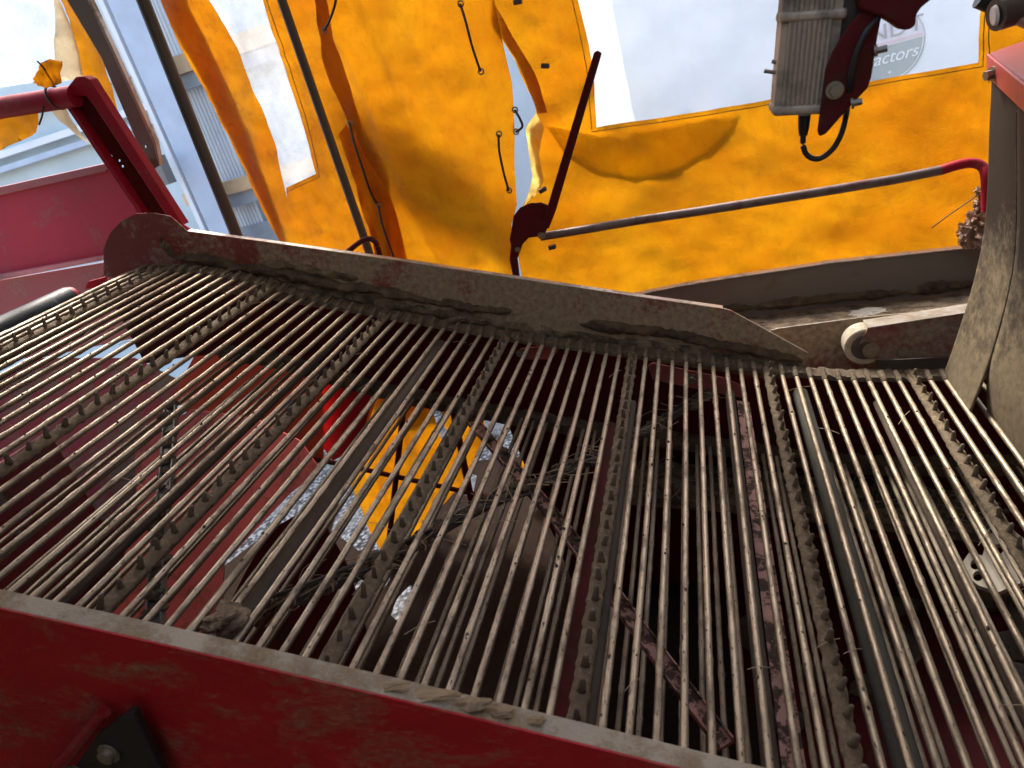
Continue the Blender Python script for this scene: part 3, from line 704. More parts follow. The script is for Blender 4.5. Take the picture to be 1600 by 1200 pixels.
horiz_plate('plate', [(1503, 880), (1515, 862), (1535, 868), (1545, 835), (1580, 825), (1610, 850), (1610, 905), (1560, 925), (1530, 915), (1508, 900)], .38, .012, CREAM, cs,
            holes=[circ(1524, 882, 8), circ(1528, 900, 8), circ(1560, 858, 8)])

# left grey strap and red chutes seen between the left rods
flat = strut('strap', 'grey drilled strap caked with soil under the left rods', [(268, 640), (262, 740), (250, 860), (243, 990)], .09, .03, STEEL_G, cat='strap')[1]
debris('loose_soil', 'dark soil clinging to the grey strap under the left rods', flat, 70, .016, .016, 700)
PINKR = dirty('dusty_red_chute', (.30, .055, .048), dirt=(.07, .035, .025), lo=.5, hi=.7, scale=4, rough=.7, bump=.15, spec=.08)
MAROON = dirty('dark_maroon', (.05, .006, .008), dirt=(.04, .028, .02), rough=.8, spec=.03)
def slope_plate(name, label, pts, Y, mat, th=.006, k=0.0, cat='chute plate'):
    """steel sheet leaning back: depth grows with height k metres per metre"""
    z0 = min(U(x, y, Y).z for x, y in pts); V3 = []
    for x, y in pts:
        r = ray(x, y); t = (Y + k * (CAM_Z - z0)) / (r.y - k * r.z); q = CAMV + r * t; V3.append(q)
    zz = [(p.x, p.z) for p in V3]; v, f = cdt(zz, (), .15); bm = bmesh.new()
    A = [bm.verts.new((x, Y + k * (z - z0), z)) for x, z in v]; B = [bm.verts.new((x, Y + k * (z - z0) + th, z)) for x, z in v]; cnt = {}
    for t in f:
        bm.faces.new([A[i] for i in t]); bm.faces.new([B[i] for i in t][::-1])
        for a, b in zip(t, t[1:] + t[:1]): cnt.setdefault((min(a, b), max(a, b)), []).append((a, b))
    for l_ in cnt.values():
        if len(l_) == 1: a, b = l_[0]; bm.faces.new((A[a], A[b], B[b], B[a]))
    o = bm_link(name, bm, mat, smooth=False); tag(o, label, cat); return o
slope_plate('chute_plate', 'large dusty red chute sheet showing between the left rods', [(210, 690), (300, 640), (400, 655), (470, 690), (500, 735), (455, 770), (350, 880), (345, 1010), (150, 1010), (215, 800)], 1.6, PINKR, k=.9)
slope_plate('chute_plate', 'orange red plate under the rods behind the dusty chute sheet, lit look painted in', [(270, 620), (325, 515), (400, 535), (500, 585), (505, 640), (505, 720), (430, 760), (330, 690)], 2.35, ORANGE_RED)
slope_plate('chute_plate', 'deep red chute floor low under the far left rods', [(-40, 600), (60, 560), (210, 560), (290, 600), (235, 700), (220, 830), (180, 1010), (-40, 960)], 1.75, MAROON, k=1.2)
slope_plate('chute_plate', 'rounded maroon guard sheet under the rods near the soil clod', [(420, 830), (490, 790), (540, 880), (560, 940), (575, 1000), (540, 1050), (380, 1030), (330, 1000), (380, 900)], 1.35, RED_DARK, k=.5)
slope_plate('guard_plate', 'dark red box side glimpsed under the rods left of the lower tarpaulin', [(500, 600), (520, 590), (590, 600), (560, 700), (520, 720), (490, 680)], 2.4, RED_CLEAN, th=.05, cat='guard')
slope_plate('guard_plate', 'small grey plate under the rods between the red plates', [(490, 800), (520, 770), (530, 790), (510, 850), (495, 870)], 2.0, WALLW, cat='guard')
o = slope_plate('warning_sticker', 'small blue and white sticker on red metal seen between the rods', [(441, 628), (452, 618), (456, 632), (444, 640)], 2.3, plain('blue_sticker', (.02, .12, .7), .4), th=.002, cat='sticker')

DARKF = dirty('dark_blackout', (.018, .012, .010), dirt=(.03, .02, .014), lo=.4, hi=.6, scale=5, rough=.9, spec=.02)  # near black, standing in for the shade under the rods
def level_plate(name, label, pts, zc, mat, holes=(), cat='blackout'):
    def G(x, y): r = ray(x, y); t = (zc - CAM_Z) / r.z; q = r * t; return (q.x, q.y)
    v, f = cdt([G(*p) for p in pts], [[G(*p) for p in h] for h in holes]); bm = bmesh.new()
    A = [bm.verts.new((x, y, zc)) for x, y in v]; B = [bm.verts.new((x, y, zc - .006)) for x, y in v]
    for t in f:
        bm.faces.new([A[i] for i in t]); bm.faces.new([B[i] for i in t][::-1])
    o = bm_link(name, bm, mat, smooth=False); tag(o, label, cat); return o
level_plate('blackout', 'added dark ragged undertray below the left half of the rods with daylight in its gaps', [(330, 1250), (330, 900), (420, 830), (520, 830), (560, 860), (620, 860), (680, 800), (740, 720), (980, 700), (1250, 1250)], 1.15, DARKF,  # sheet added to close off the gravel and darken the underside
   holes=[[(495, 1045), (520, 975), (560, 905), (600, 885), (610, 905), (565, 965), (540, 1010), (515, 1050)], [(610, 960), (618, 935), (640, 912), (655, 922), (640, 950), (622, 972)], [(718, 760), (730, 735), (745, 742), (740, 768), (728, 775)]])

# ------------------------------------------------------------------ tarpaulins
def fold(seed, a1=.035, a2=.012, fx=5.0, fz=1.2, lean=.0):
    def f(x, z):
        xx = x + lean * z
        w_ = a1 * noise.noise(Vector((xx * fx, z * fz, seed))) + a2 * noise.noise(Vector((xx * fx * 3, z * fz * 3, seed + 5)))
        w_ += .010 * noise.noise(Vector((x * 9 + z * 7, z * 5 - x * 3, seed + 7))) + .007 * noise.noise(Vector((x * 22 + z * 15, z * 20, seed + 9))) + .0022 * noise.noise(Vector((x * 60, z * 45, seed + 11)))
        return w_
    return f
T0 = -340
lt = sheet('tarpaulin', [(545, 590), (600, 585), (740, 610), (760, 680), (735, 745), (690, 790), (640, 850), (610, 900), (590, 850), (560, 780), (538, 730)], 2.62, fold(41, .04, .02, 7, 1.5), TARP, None, [[(668, 622), (680, 628), (704, 700), (696, 712)], [(664, 740), (690, 700), (700, 715), (660, 790), (630, 860), (615, 870)]], .025)
for i, (a_, b_, r_0, lab) in enumerate((((636, 590), (604, 880), .012, 'thin dark frame tube crossing in front of the lower orange cloth'), ((700, 600), (738, 790), .014, 'dark frame tube at the right edge of the lower orange cloth'), ((470, 712), (770, 778), .010, 'thin rusty cross rod low in front of the lower orange cloth'))):
    o = tube('frame_member', seg(U(*a_, 2.35), U(*b_, 2.35), 8), r_0, RED_DARK, None, jit=.1); tag(o, lab, 'frame tube')
tag(lt, 'lower orange cloth seen through the rods below the far side panel', 'tarpaulin')
tl = thing('tarpaulin', 'orange tarpaulin with a narrow slanting clear window left of the lacing', 'tarpaulin')
fl = fold(1, .022, .014, 4.5, .9, -.2)
winL = [(275, T0), (325, 0), (368, 75), (408, 167), (431, 224), (446, 295), (449, 310), (448, 293), (493, 272), (472, 195), (440, 95), (412, 0), (388, T0)]
sheet('cloth', [(170, T0), (252, 0), (300, 108), (360, 230), (400, 312), (436, 380), (450, 520), (600, 620), (650, 560), (632, 400), (612, 330), (600, 250), (560, 180), (520, 80), (500, 0), (480, T0)], 2.7, fl, TARP2, tl, [winL], .022)
sheet('crease_shade_layer', [(170, T0), (252, 0), (293, 79), (333, 167), (375, 250), (417, 333), (436, 380), (448, 375), (387, 208), (294, 0), (245, T0)], 2.715, fl, TARP, tl, (), .03)  # extra layer added behind to shade the cloth left of its crease
sheet('clear_window', [(p[0], p[1]) for p in winL], 2.705, fl, VIN_L, tl, (), .05)
tm = thing('tarpaulin', 'plain orange tarpaulin hanging in the middle between two laced seams', 'tarpaulin')
fm0 = fold(2, .035, .015, 3.0, 1.5, .35)
def pleat(x, z, amp=.03, wl=.13):
    ph = ((x + .12 * z + .02 * noise.noise(Vector((z * 3, x, 3)))) / wl) % 1.0; t_ = ph / .68 if ph < .68 else (1 - ph) / .32
    return amp * (t_ * t_ * (3 - 2 * t_))
XS_ = U(520, 200, 2.66).x
def fm(x, z):
    e_ = max(0.0, min(1.0, (x - XS_ - .03) / .05)); far = math.exp(-((x - XS_) / .34) ** 2); xe = U(800, 250, 2.66).x; e2 = max(0.0, min(1.0, (xe - x) / .12))
    return fm0(x, z) * (.3 + .7 * e2) + pleat(x, z) * far * e_ + .010 * math.sin(x * 23 + z * 4 + 3 * noise.noise(Vector((x * 2, z * 1.5, 1)))) * e2
sheet('cloth', [(470, T0), (497, 0), (503, 80), (530, 150), (548, 190), (560, 240), (575, 300), (580, 350), (590, 400), (600, 640), (822, 640), (812, 432), (800, 395), (800, 350), (808, 320), (804, 256), (804, 208), (800, 132), (784, 60), (772, 0), (745, T0)], 2.66, fm, TARP, tm, (), .022)
sheet('seam_flap', [(540, 195), (556, 210), (600, 285), (622, 345), (634, 400), (640, 470), (600, 470), (585, 380), (560, 290), (530, 210)], 2.62, fold(6, .03, .02, 8, 2, -.3), tarp_mat('bright_flap_cloth', (.70, .30, .008), (.62, .22, .005), trans=.85), tm, (), .02)
tr = thing('tarpaulin', 'big orange tarpaulin with the large rectangular clear window at the right', 'tarpaulin')
fr0 = fold(3, .03, .012, 2.2, 1.6, .2)
def fr(x, z): return fr0(x, z) + .009 * math.sin(z * 30 - x * 9 + 4 * noise.noise(Vector((x * 1.5, z * 2, 8)))) * max(0, noise.noise(Vector((x * 1.7, z * 2, 5))) + .25)
winR = [(885, T0), (903, 0), (920, 70), (928, 130), (932, 199), (1100, 174), (1350, 129), (1529, 98), (1533, 0), (1540, T0)]
sheet('cloth', [(745, T0), (762, 0), (784, 60), (804, 92), (834, 160), (838, 176), (824, 196), (828, 225), (832, 252), (841, 285), (818, 318), (806, 370), (815, 432), (815, 760), (1120, 1000), (1650, 900), (1650, T0)], 2.72, fr, TARP, tr, [winR], .022)
sheet('clear_window', winR, 2.725, fr, VIN, tr, (), .05)
sheet('curled_edge', [(838, 176), (850, 200), (842, 240), (850, 282), (842, 300), (818, 322), (826, 300), (832, 275), (826, 240), (822, 200)], 2.705, fold(9, .01, .01, 20, 6), tarp_mat('pale_yellow_edge', (.85, .70, .22), (.8, .6, .15), trans=.6), tr, (), .01)
sheet('double_hem', [(852, 190), (932, 206), (1152, 171), (1143, 200), (1105, 238), (1050, 268), (990, 278), (930, 264), (880, 236)], 2.733, lambda x, z: fr(x, z), tarp_mat('yellow_hem_cloth', (.98, .90, .28), (.95, .85, .22), trans=.8), tr, (), .022)
sheet('seam_flap', [(745, T0), (770, 0), (800, 55), (836, 115), (856, 175), (840, 178), (834, 160), (806, 92), (784, 60), (765, 30), (730, T0)], 2.69, fold(8, .02, .015, 8, 2, -.3), TARP2, tr, (), .02)
sheet('seam_flap', [(496, T0), (512, 0), (520, 60), (548, 140), (566, 200), (552, 206), (530, 160), (503, 90), (494, 0), (480, T0)], 2.63, fold(16, .02, .015, 9, 2, -.3), TARP, tm, (), .02)
sheet('seam_flap', [(548, 190), (566, 240), (590, 300), (606, 350), (616, 420), (600, 430), (585, 370), (568, 300), (552, 250)], 2.645, fold(17, .02, .015, 9, 2, -.3), TARP, tm, (), .02)
# stitching hem around the windows
def stitch(parent, pts, Y, f):
    P = []
    for (x, y) in pts: p = U(x, y, Y); P.append(p)
    Q = []
    for a, b in zip(P, P[1:]): Q += seg(a, b, 12)[:-1]
    Q.append(P[-1]); Q = [Vector((q.x, Y + f(q.x, q.z) - .003, q.z)) for q in Q]
    tube('seam', Q, .0016, dirty('seam_thread', (.28, .13, .02), scale=20), parent, sides=6)
stitch(tr, [(894, 0), (912, 80), (920, 135), (925, 206), (1100, 181), (1350, 136), (1536, 104), (1540, 0)], 2.72, fr)
stitch(tr, [(1548, -40), (1546, 60), (1545, 130)], 2.72, fr)
stitch(tl, [(418, 0), (447, 95), (480, 195), (500, 276), (448, 300)], 2.7, fl)
# strip added outside the middle tarpaulin to cast the broad soft shadow band
o = sheet('tarpaulin', [(480, 20), (560, 30), (640, 90), (740, 160), (780, 205), (782, 270), (750, 270), (640, 220), (540, 150), (480, 120)], 2.95, fold(12, .03, .01, 3, 2), TARP, None, (), .03)
tag(o, 'added outer strip of orange cloth that casts a darker band through the middle tarpaulin', 'shade strip')
# lacing cords and eyelets
def cord(label, pts, Y=2.60):
    t = thing('lacing_cord', label, 'cord', 'black lacing cords on the tarpaulin seams')
    P = smooth_path([U(x, y, Y - .012 * math.sin(i * 1.3)) for i, (x, y) in enumerate(pts)], 8); tube('cord', P, .0044, BLACK, t, sides=8)
    for q in (P[0], P[-1]):
        bm = bmesh.new(); R = .009
        ring = [q + Vector((R * math.cos(a * math.pi / 8), .006, R * math.sin(a * math.pi / 8))) for a in range(17)]
        add_tube(bm, ring, .0028, sides=8, cap=False, up=Vector((0, 1, 0))); bm_link('eyelet', bm, BOLT, t)
cord('short black cord at the top of the left seam', [(527, -12), (522, 12), (514, 34), (506, 47)])
cord('black cord curving between two eyelets at the top of the middle tarpaulin', [(719, 6), (728, 35), (737, 70), (745, 95), (751, 112)])
cord('long black cord down the seam left of the middle tarpaulin', [(546, 193), (553, 222), (566, 262), (578, 298), (588, 318)])
cord('lowest black cord disappearing behind the far side panel', [(591, 322), (597, 350), (608, 382), (618, 410)])
cord('thin black cord near the right edge of the middle tarpaulin', [(779, 210), (780, 235), (787, 270), (795, 298)])
cord('loose cord bridging the bright gap between two tarpaulins', [(804, 172), (812, 185), (816, 198), (806, 206)], 2.63)
for i, (x, y, s, dr) in enumerate(((852, 103, 'a little below the top edge of the cloth', .3), (848, 297, 'beside the bright gap', -.25), (863, 386, 'just right of the lever plate', 0.0), (809, 3, 'at the very top of the frame', .1))):
    p = U(x, y, 2.66); bm = bmesh.new(); add_box(bm, (0, 0, 0), .028, .02, .016); o = bm_link('strap_tab', bm, STEEL_D); o.location = p; o.rotation_euler = (0, dr, 0)
    md = o.modifiers.new('bevel', 'BEVEL'); md.width = .002
    tag(o, 'small dark toggle ' + s, 'toggle', 'toggles along the tarpaulin edge')

# added canopy, curtains, floor and wall that block daylight around the camera
CAN = tarp_mat('added_canopy_cloth', (.37, .32, .24), (.31, .26, .18), trans=.2)
def curtain(lab, P4, seed):  # cloth sheets added out of view to keep daylight off the metalwork
    P4 = [Vector(p) for p in P4]; bm = bmesh.new(); N = 30; g_ = []
    nrm = (P4[1] - P4[0]).cross(P4[3] - P4[0]).normalized()
    for i in range(N + 1):
        row = []
        for j in range(N + 1):
            q = P4[0].lerp(P4[1], i / N).lerp(P4[3].lerp(P4[2], i / N), j / N); row.append(bm.verts.new(q + nrm * .03 * noise.noise(q * 2.5)))
        g_.append(row)
    for i in range(N):
        for j in range(N): bm.faces.new((g_[i][j], g_[i + 1][j], g_[i + 1][j + 1], g_[i][j + 1]))
    tag(bm_link('tarpaulin', bm, CAN, auto=False), lab, 'tarpaulin')
curtain('added unseen canopy blocking daylight over the left of the camera', [(-1.75, -1.6, 4.0), (-.35, -1.6, 4.0), (-.35, 2.8, 3.85), (-1.75, 2.8, 3.85)], 1)
curtain('added unseen canopy blocking daylight over the right of the camera', [(.45, -1.6, 4.0), (2.6, -1.6, 4.0), (2.6, 2.8, 3.85), (.45, 2.8, 3.85)], 4)  # overhead gap left between the added canopies for narrow rod highlights
curtain('added unseen canopy piece blocking daylight over the far side of the conveyor', [(-.36, 1.1, 3.9), (.46, 1.1, 3.9), (.46, 2.8, 3.84), (-.36, 2.8, 3.84)], 5)
CAN0 = CAN; CAN = tarp_mat('added_brown_curtain_cloth', (.34, .28, .2), (.28, .22, .15), trans=.35)  # added back cloth, more translucent to light the near panel
curtain('added unseen curtain behind the camera that lets a little light through', [(-1.2, -1.55, .0), (2.6, -1.55, .0), (2.6, -1.55, 4.0), (-1.2, -1.55, 4.0)], 2)
CAN = tarp_mat('added_dark_curtain_cloth', (.12, .09, .06), (.08, .06, .04), trans=.2)
curtain('added unseen dark curtain blocking daylight at the right end', [(2.58, -1.6, .0), (2.58, 2.8, .0), (2.58, 2.8, 4.0), (2.58, -1.6, 4.0)], 3)

curtain('added unseen dark curtain blocking daylight at the left', [(-2.75, -1.6, .0), (-2.75, 1.85, .0), (-2.75, 1.85, 4.0), (-2.75, -1.6, 4.0)], 7)
curtain('added unseen dark curtain blocking daylight at the back left', [(-2.75, -1.57, .0), (-1.2, -1.57, .0), (-1.2, -1.57, 4.0), (-2.75, -1.57, 4.0)], 8)
curtain('added unseen canopy piece blocking daylight at the far left', [(-2.75, -1.6, 4.01), (-1.72, -1.6, 4.01), (-1.72, 2.2, 3.9), (-2.75, 2.2, 3.9)], 9)
bm = bmesh.new(); add_box(bm, (.6, -.5, 1.25), 4.2, 2.0, .04); o = bm_link('added_platform_floor', bm, STEEL_D, smooth=False); tag(o, 'added unseen floor blocking ground light below the near panel', 'platform')  # floor added out of view to stop ground light reaching the near panel
bm = bmesh.new(); add_box(bm, (-2.75, 1.35, 1.1), .02, 1.6, 2.1); o = bm_link('light_block_wall', bm, RED_DARK, smooth=False); tag(o, 'added dark red wall blocking light under the left end of the rods', 'machine wall')  # wall added to stop light entering under the rods from the left

# far left curtain
tc_ = thing('tarpaulin', 'cloudy clear curtain with orange borders gathered over the red tube at the far left', 'tarpaulin')
fc = fold(21, .04, .012, 6, 1.5)
sheet('clear_window', [(-150, T0), (-150, 140), (0, 137), (60, 128), (88, 100), (86, 50), (75, 0), (50, T0)], 2.42, fc, VIN_L, tc_, (), .04)
sheet('border', [(50, T0), (75, 0), (86, 50), (88, 95), (80, 128), (125, 124), (130, 118), (112, 60), (87, 0), (70, T0)], 2.41, fc, TARP3, tc_, (), .02)
sheet('border', [(70, T0), (87, 0), (112, 60), (128, 120), (165, 185), (190, 226), (192, 208), (184, 160), (165, 80), (152, 0), (140, T0)], 2.44, fc, TARP2, tc_, (), .02)
sheet('gathered_cloth', [(48, 130), (58, 115), (62, 98), (78, 92), (92, 98), (96, 130), (70, 138)], 2.16, fold(30, .02, .02, 30, 10), TARP, tc_, (), .01)
sheet('gathered_cloth', [(-60, 185), (-60, 255), (0, 235), (40, 217), (60, 206), (63, 190), (60, 170)], 2.26, fold(31, .02, .01, 8, 4), TARP2, tc_, (), .02)
sheet('gathered_cloth', [(78, 168), (100, 160), (140, 228), (122, 212), (95, 190)], 2.27, fold(33, .02, .01, 8, 4), TARP3, tc_, (), .02)

# ------------------------------------------------------------------ poles, tubes, levers
o = tube('tent_pole', seg(U(160, -160, 2.3), U(371, 372, 2.3), 12), .0205, STEEL_D, None, sides=22); tag(o, 'bare brown steel pole standing in the gap left of the tarpaulins', 'pole')
o = tube('tent_pole', seg(U(378, -180, 2.5), U(582, 410, 2.5), 12), .0155, STEEL_D, None, sides=22); tag(o, 'thin brown steel pole in front of the tarpaulin with the narrow window', 'pole')
fb = thing('flat_stay', 'flat grey steel stay ending in a tan spacer at the left', 'stay')
plate('bar', [(40, -160), (62, -160), (172, 75), (240, 225), (248, 258), (238, 266), (229, 258), (158, 90), (104, 0)], 2.32, .012, STEEL_G, fb, bevel=.002, holes=[circ(226, 229, 2.5)])
plate('front_lip', [(62, -160), (66, -160), (176, 75), (243, 222), (250, 258), (248, 260), (240, 226), (172, 76)], 2.3, .02, EDGE, fb)
tube('spacer', [U(232, 256, 2.31), U(232, 256, 2.31) + Vector((-.045, -.02, .0))], .016, TAN_P, fb)
sp = thing('crank_lever', 'dark red crank plate with its long slanting lever between the tarpaulins', 'lever')
YL = 2.32
plate('lever_arm', [(928, 82), (933, 79), (940, 83), (868, 330), (857, 358), (846, 355), (862, 300)], YL, .014, RED_DARK, sp, bevel=.003)
arc = [(800, 352), (802, 338), (812, 325), (828, 318), (845, 317), (858, 322), (862, 335), (858, 352), (850, 367), (840, 370), (826, 372), (816, 382), (812, 395), (806, 395), (800, 392), (796, 375)]
plate('crank_plate', arc, YL + .015, .01, RED_DARK, sp, bevel=.002)
plate('lower_leg', [(798, 385), (812, 393), (808, 405), (812, 440), (802, 436), (796, 405)], YL + .026, .012, RED_DARK, sp, bevel=.002)
bolt(sp, U(846, 368, YL + .014), .008, .012); bolt(sp, U(809, 390, YL + .014), .006, .01)
gt = thing('guard_rail', 'long red guard tube worn bare in the middle and bent down at its right end', 'guard rail')
P = [U(845, 370, 2.38)] + [U(x, y, 2.38) for x, y in ((900, 361), (1000, 344), (1100, 329), (1200, 313), (1300, 297), (1400, 280), (1470, 266))]
E_ = smooth_path([U(1470, 266, 2.38), U(1500, 257, 2.38), U(1522, 255, 2.38), U(1536, 262, 2.37), U(1541, 280, 2.35), U(1542, 330, 2.33)], 6)
WORN = dirty('worn_tube_steel', (.17, .13, .12), dirt=(.12, .025, .025), lo=.5, hi=.66, scale=8, rough=.4, drough=.5, bump=.1, metallic=.3, fine=30)
tube('worn_tube', P, .0142, WORN, gt, sides=20); tube('bent_end', E_, .0143, RED_CLEAN, gt, sides=20)
o = tube('grab_hoop', smooth_path([U(540, 396, 2.2), U(560, 380, 2.2), U(574, 373, 2.2), U(586, 378, 2.2), U(592, 392, 2.2), U(596, 412, 2.2)], 6), .0085, RED_DARK, None, sides=16)
tag(o, 'small red hoop peeping over the far side panel beside the thin pole', 'hoop')

bt = thing('frame_tube', 'thick red horizontal tube at the left edge wrapped with a black cable tie', 'frame tube')
YF = 2.22
tube('tube', seg(U(-120, 188, YF), U(118, 150, YF), 10), .034, RED_CLEAN, bt, sides=28)
bm = bmesh.new(); q = U(88, 152, YF); ring = [q + Vector((-.005 * math.sin(a), .037 * math.cos(a), .038 * math.sin(a))) for a in [i * math.pi / 12 for i in range(25)]]
add_tube(bm, ring, .004, sides=8, cap=False, up=Vector((1, 0, 0))); bm_link('cable_tie', bm, BLACK, bt)
tube('cable_tie', smooth_path([U(86, 133, YF - .04), U(76, 118, YF - .05), U(68, 106, YF - .06), U(58, 95, YF - .07)], 5), .0026, BLACK, bt, sides=7)
tube('cable_tie', smooth_path([U(68, 165, YF - .03), U(66, 180, YF - .03), U(61, 195, YF - .03)], 5), .003, BLACK, bt, sides=7)
ps = thing('frame_post', 'red channel section post with drilled holes sloping down to the far side panel', 'frame post')
plate('web_plate', [(104, 168), (118, 138), (135, 140), (150, 165), (262, 340), (280, 356), (225, 345), (150, 236)], YF + .03, .006, RED_DARK, ps,
      holes=[circ(x, y, 2.4, 8) for x, y in ((168, 247), (173, 244), (186, 251), (191, 260), (187, 276), (192, 274), (189, 193 + 80))][:5])
plate('front_flange', [(118, 120), (130, 119), (140, 124), (150, 140), (286, 352), (274, 352), (262, 340), (146, 165), (134, 150), (112, 150), (106, 135)], YF - .01, .038, RED_CLEAN, ps, bevel=.003)
plate('rear_flange', [(103, 166), (108, 163), (156, 234), (232, 346), (224, 346), (150, 238)], YF - .005, .034, RED_CLEAN, ps, bevel=.002)

# hopper panels at the far left
hp = thing('hopper_panel', 'wide dusty red hopper side with a folded rim at the far left', 'hopper')
plate('upper_sheet', [(-140, 333), (0, 300), (168, 262), (236, 318), (310, 366), (325, 420), (160, 402), (0, 428), (-140, 450)], 2.62, .006, RED_CLEAN, hp)
plate('rim', [(-140, 326), (0, 292), (165, 255), (172, 262), (165, 268), (0, 306), (-140, 340)], 2.585, .03, RED, hp, bevel=.004)
plate('ridge', [(-140, 453), (0, 430), (170, 399), (172, 405), (0, 438), (-140, 462)], 2.58, .04, RED_PALE, hp, bevel=.004)
plate('lower_sheet', [(-140, 462), (0, 438), (250, 395), (250, 520), (60, 560), (-140, 560)], 2.66, .006, RED, hp)
plate('small_gusset', [(132, 452), (138, 440), (164, 433), (166, 446)], 2.12, .01, RED_CLEAN, hp)
p = U(118, 466, 2.06)
rl = thing('drive_roller', 'shiny black rubber roller just beyond the left end of the rods', 'roller')
tube('drum', seg((p.x, .5, p.z), (p.x, 2.03, p.z), 30), .05, BLACKR, rl, sides=40, jit=.02)
tube('end_cap', [(p.x, 2.031, p.z), (p.x, 2.05, p.z)], .045, RED_CLEAN, rl, sides=30)

# ------------------------------------------------------------------ right hand conveyor frame
cf = thing('conveyor_frame', 'grey side beam of the next conveyor with a soiled ledge, below the big tarpaulin', 'conveyor frame')
plate('side_beam', [(960, 472), (1000, 461), (1060, 449), (1120, 439), (1200, 427), (1300, 412), (1560, 384), (1560, 480), (1300, 505), (1180, 520), (1130, 530), (1000, 545)], 2.45, .008, STEEL_G, cf, spacing=.1)
rail_box('beam_flange', [(965, 468), (1000, 461), (1060, 449), (1120, 439), (1200, 427), (1300, 412), (1560, 384)], 2.44, .03, .004, EDGE, cf)
mud_ridge('soil_crust', [(1120, 482), (1180, 480), (1280, 468), (1380, 460), (1460, 450), (1550, 440)], .02, 2.448, cf, SOIL_D, 31, .014)
# ledge: sloping surface from beam foot to the front plate
bm = bmesh.new(); A = [U(x, y, 2.445) for x, y in ((1120, 500), (1200, 493), (1300, 481), (1400, 469), (1560, 452))]; B = [U(x, y, 2.235) for x, y in ((1170, 530), (1225, 516), (1300, 509), (1380, 500), (1560, 477))]
va = []; 
for a, b in zip(A, B):
    col = []
    for j in range(9):
        q = a.lerp(b, j / 8); q.z += .004 * noise.noise(q * 30); col.append(bm.verts.new(q))
    va.append(col)
for a, b in zip(va, va[1:]):
    for j in range(8): bm.faces.new((a[j], a[j + 1], b[j + 1], b[j]))
bm_link('ledge', bm, SOIL, cf)
bm = bmesh.new(); q = A[2].lerp(B[3], .55); add_lump(bm, (q.x + .02, q.y, q.z + .002), (.04, .03, .003), 77, .8, 3, 4); bm_link('paint_scab', bm, plain('pale_scab', (.4, .38, .33), .5), cf)
plate('front_plate', [(1205, 516), (1350, 496), (1560, 476), (1560, 640), (1350, 620), (1230, 600), (1200, 580)], 2.23, .006, PANEL, cf, spacing=.08)
rail_box('plate_edge', [(1212, 515), (1350, 497)], 2.226, .006, -.004, EDGE, cf, up=.003)
ar = thing('scraper_arm', 'folded steel arm carrying a cream roller at its left end above the right hand rods', 'scraper arm')
plate('arm_plate', [(1357, 512), (1540, 484), (1540, 553), (1500, 557), (1400, 561), (1372, 562), (1352, 558), (1343, 548), (1342, 540)], 2.13, .006, dirty('arm_red_under_dust', (.22, .05, .045), dirt=(.3, .25, .19), lo=.38, hi=.55, scale=5, rough=.5, bump=.3), ar, bevel=.002, spacing=.08)
bm = bmesh.new(); A = [U(1357, 512, 2.128), U(1540, 484, 2.128)]; B = [U(1348, 500, 2.2), U(1540, 470, 2.2)]
vs = [bm.verts.new(v) for v in (A[0], A[1], B[1], B[0])]; bm.faces.new(vs)
bm.faces.new([bm.verts.new(Vector(v) - Vector((0, 0, .003))) for v in (B[0], B[1], A[1], A[0])]); bm_link('top_fold', bm, dirty('dusty_grey_steel', (.36, .33, .28), dirt=(.3, .24, .17), lo=.45, hi=.6, scale=5, rough=.5), ar, smooth=False)
bolt(ar, U(1361, 547, 2.129), .0155, .013, hexa=False); bolt(ar, U(1411, 549, 2.129), .010, .01, hexa=False)
q = U(1349, 538, 2.16); rl2 = link('roller', None, None, ar)
tube('roller_rim', [(q.x, 2.137, q.z), (q.x, 2.14, q.z), (q.x, 2.195, q.z), (q.x, 2.20, q.z)], [.052, .056, .056, .052], dirty('cream_roller', (.5, .44, .33), dirt=(.25, .2, .14), lo=.5, hi=.7, scale=8, rough=.5), rl2, sides=40)
tube('roller_hub', [(q.x, 2.133, q.z), (q.x, 2.139, q.z)], [.036, .04], STEEL_D, rl2, sides=32)
tube('roller_hub', [(q.x, 2.128, q.z), (q.x, 2.134, q.z)], [.02, .024], BAR_TAN, rl2, sides=32)
plate('wear_strip', [(1370, 567), (1500, 560), (1500, 578), (1375, 578)], 2.12, .02, STEEL_D, ar)

# clod of roots and a twig at the right
bm = bmesh.new()
for i, (x, y, s) in enumerate(((1520, 365, .035), (1528, 345, .028), (1512, 375, .02), (1535, 320, .02), (1532, 300, .014))): add_lump(bm, U(x, y, 2.4), (s, s, s * 1.1), 60 + i, .7, 2.4, 4)
o = bm_link('root_clump', bm, dirty('root_skin', (.3, .17, .1), dirt=(.55, .45, .38), lo=.55, hi=.7, scale=20, rough=.35, bump=1.0)); tag(o, 'brown glistening root clump on the beam beside the rubber flap', 'root clump')
o = tube('twig', smooth_path([U(1456, 356, 2.38), U(1480, 338, 2.38), U(1526, 306, 2.39)], 5), .0016, BLACK, None, sides=6); tag(o, 'thin dark twig poking left from the root clump', 'twig')

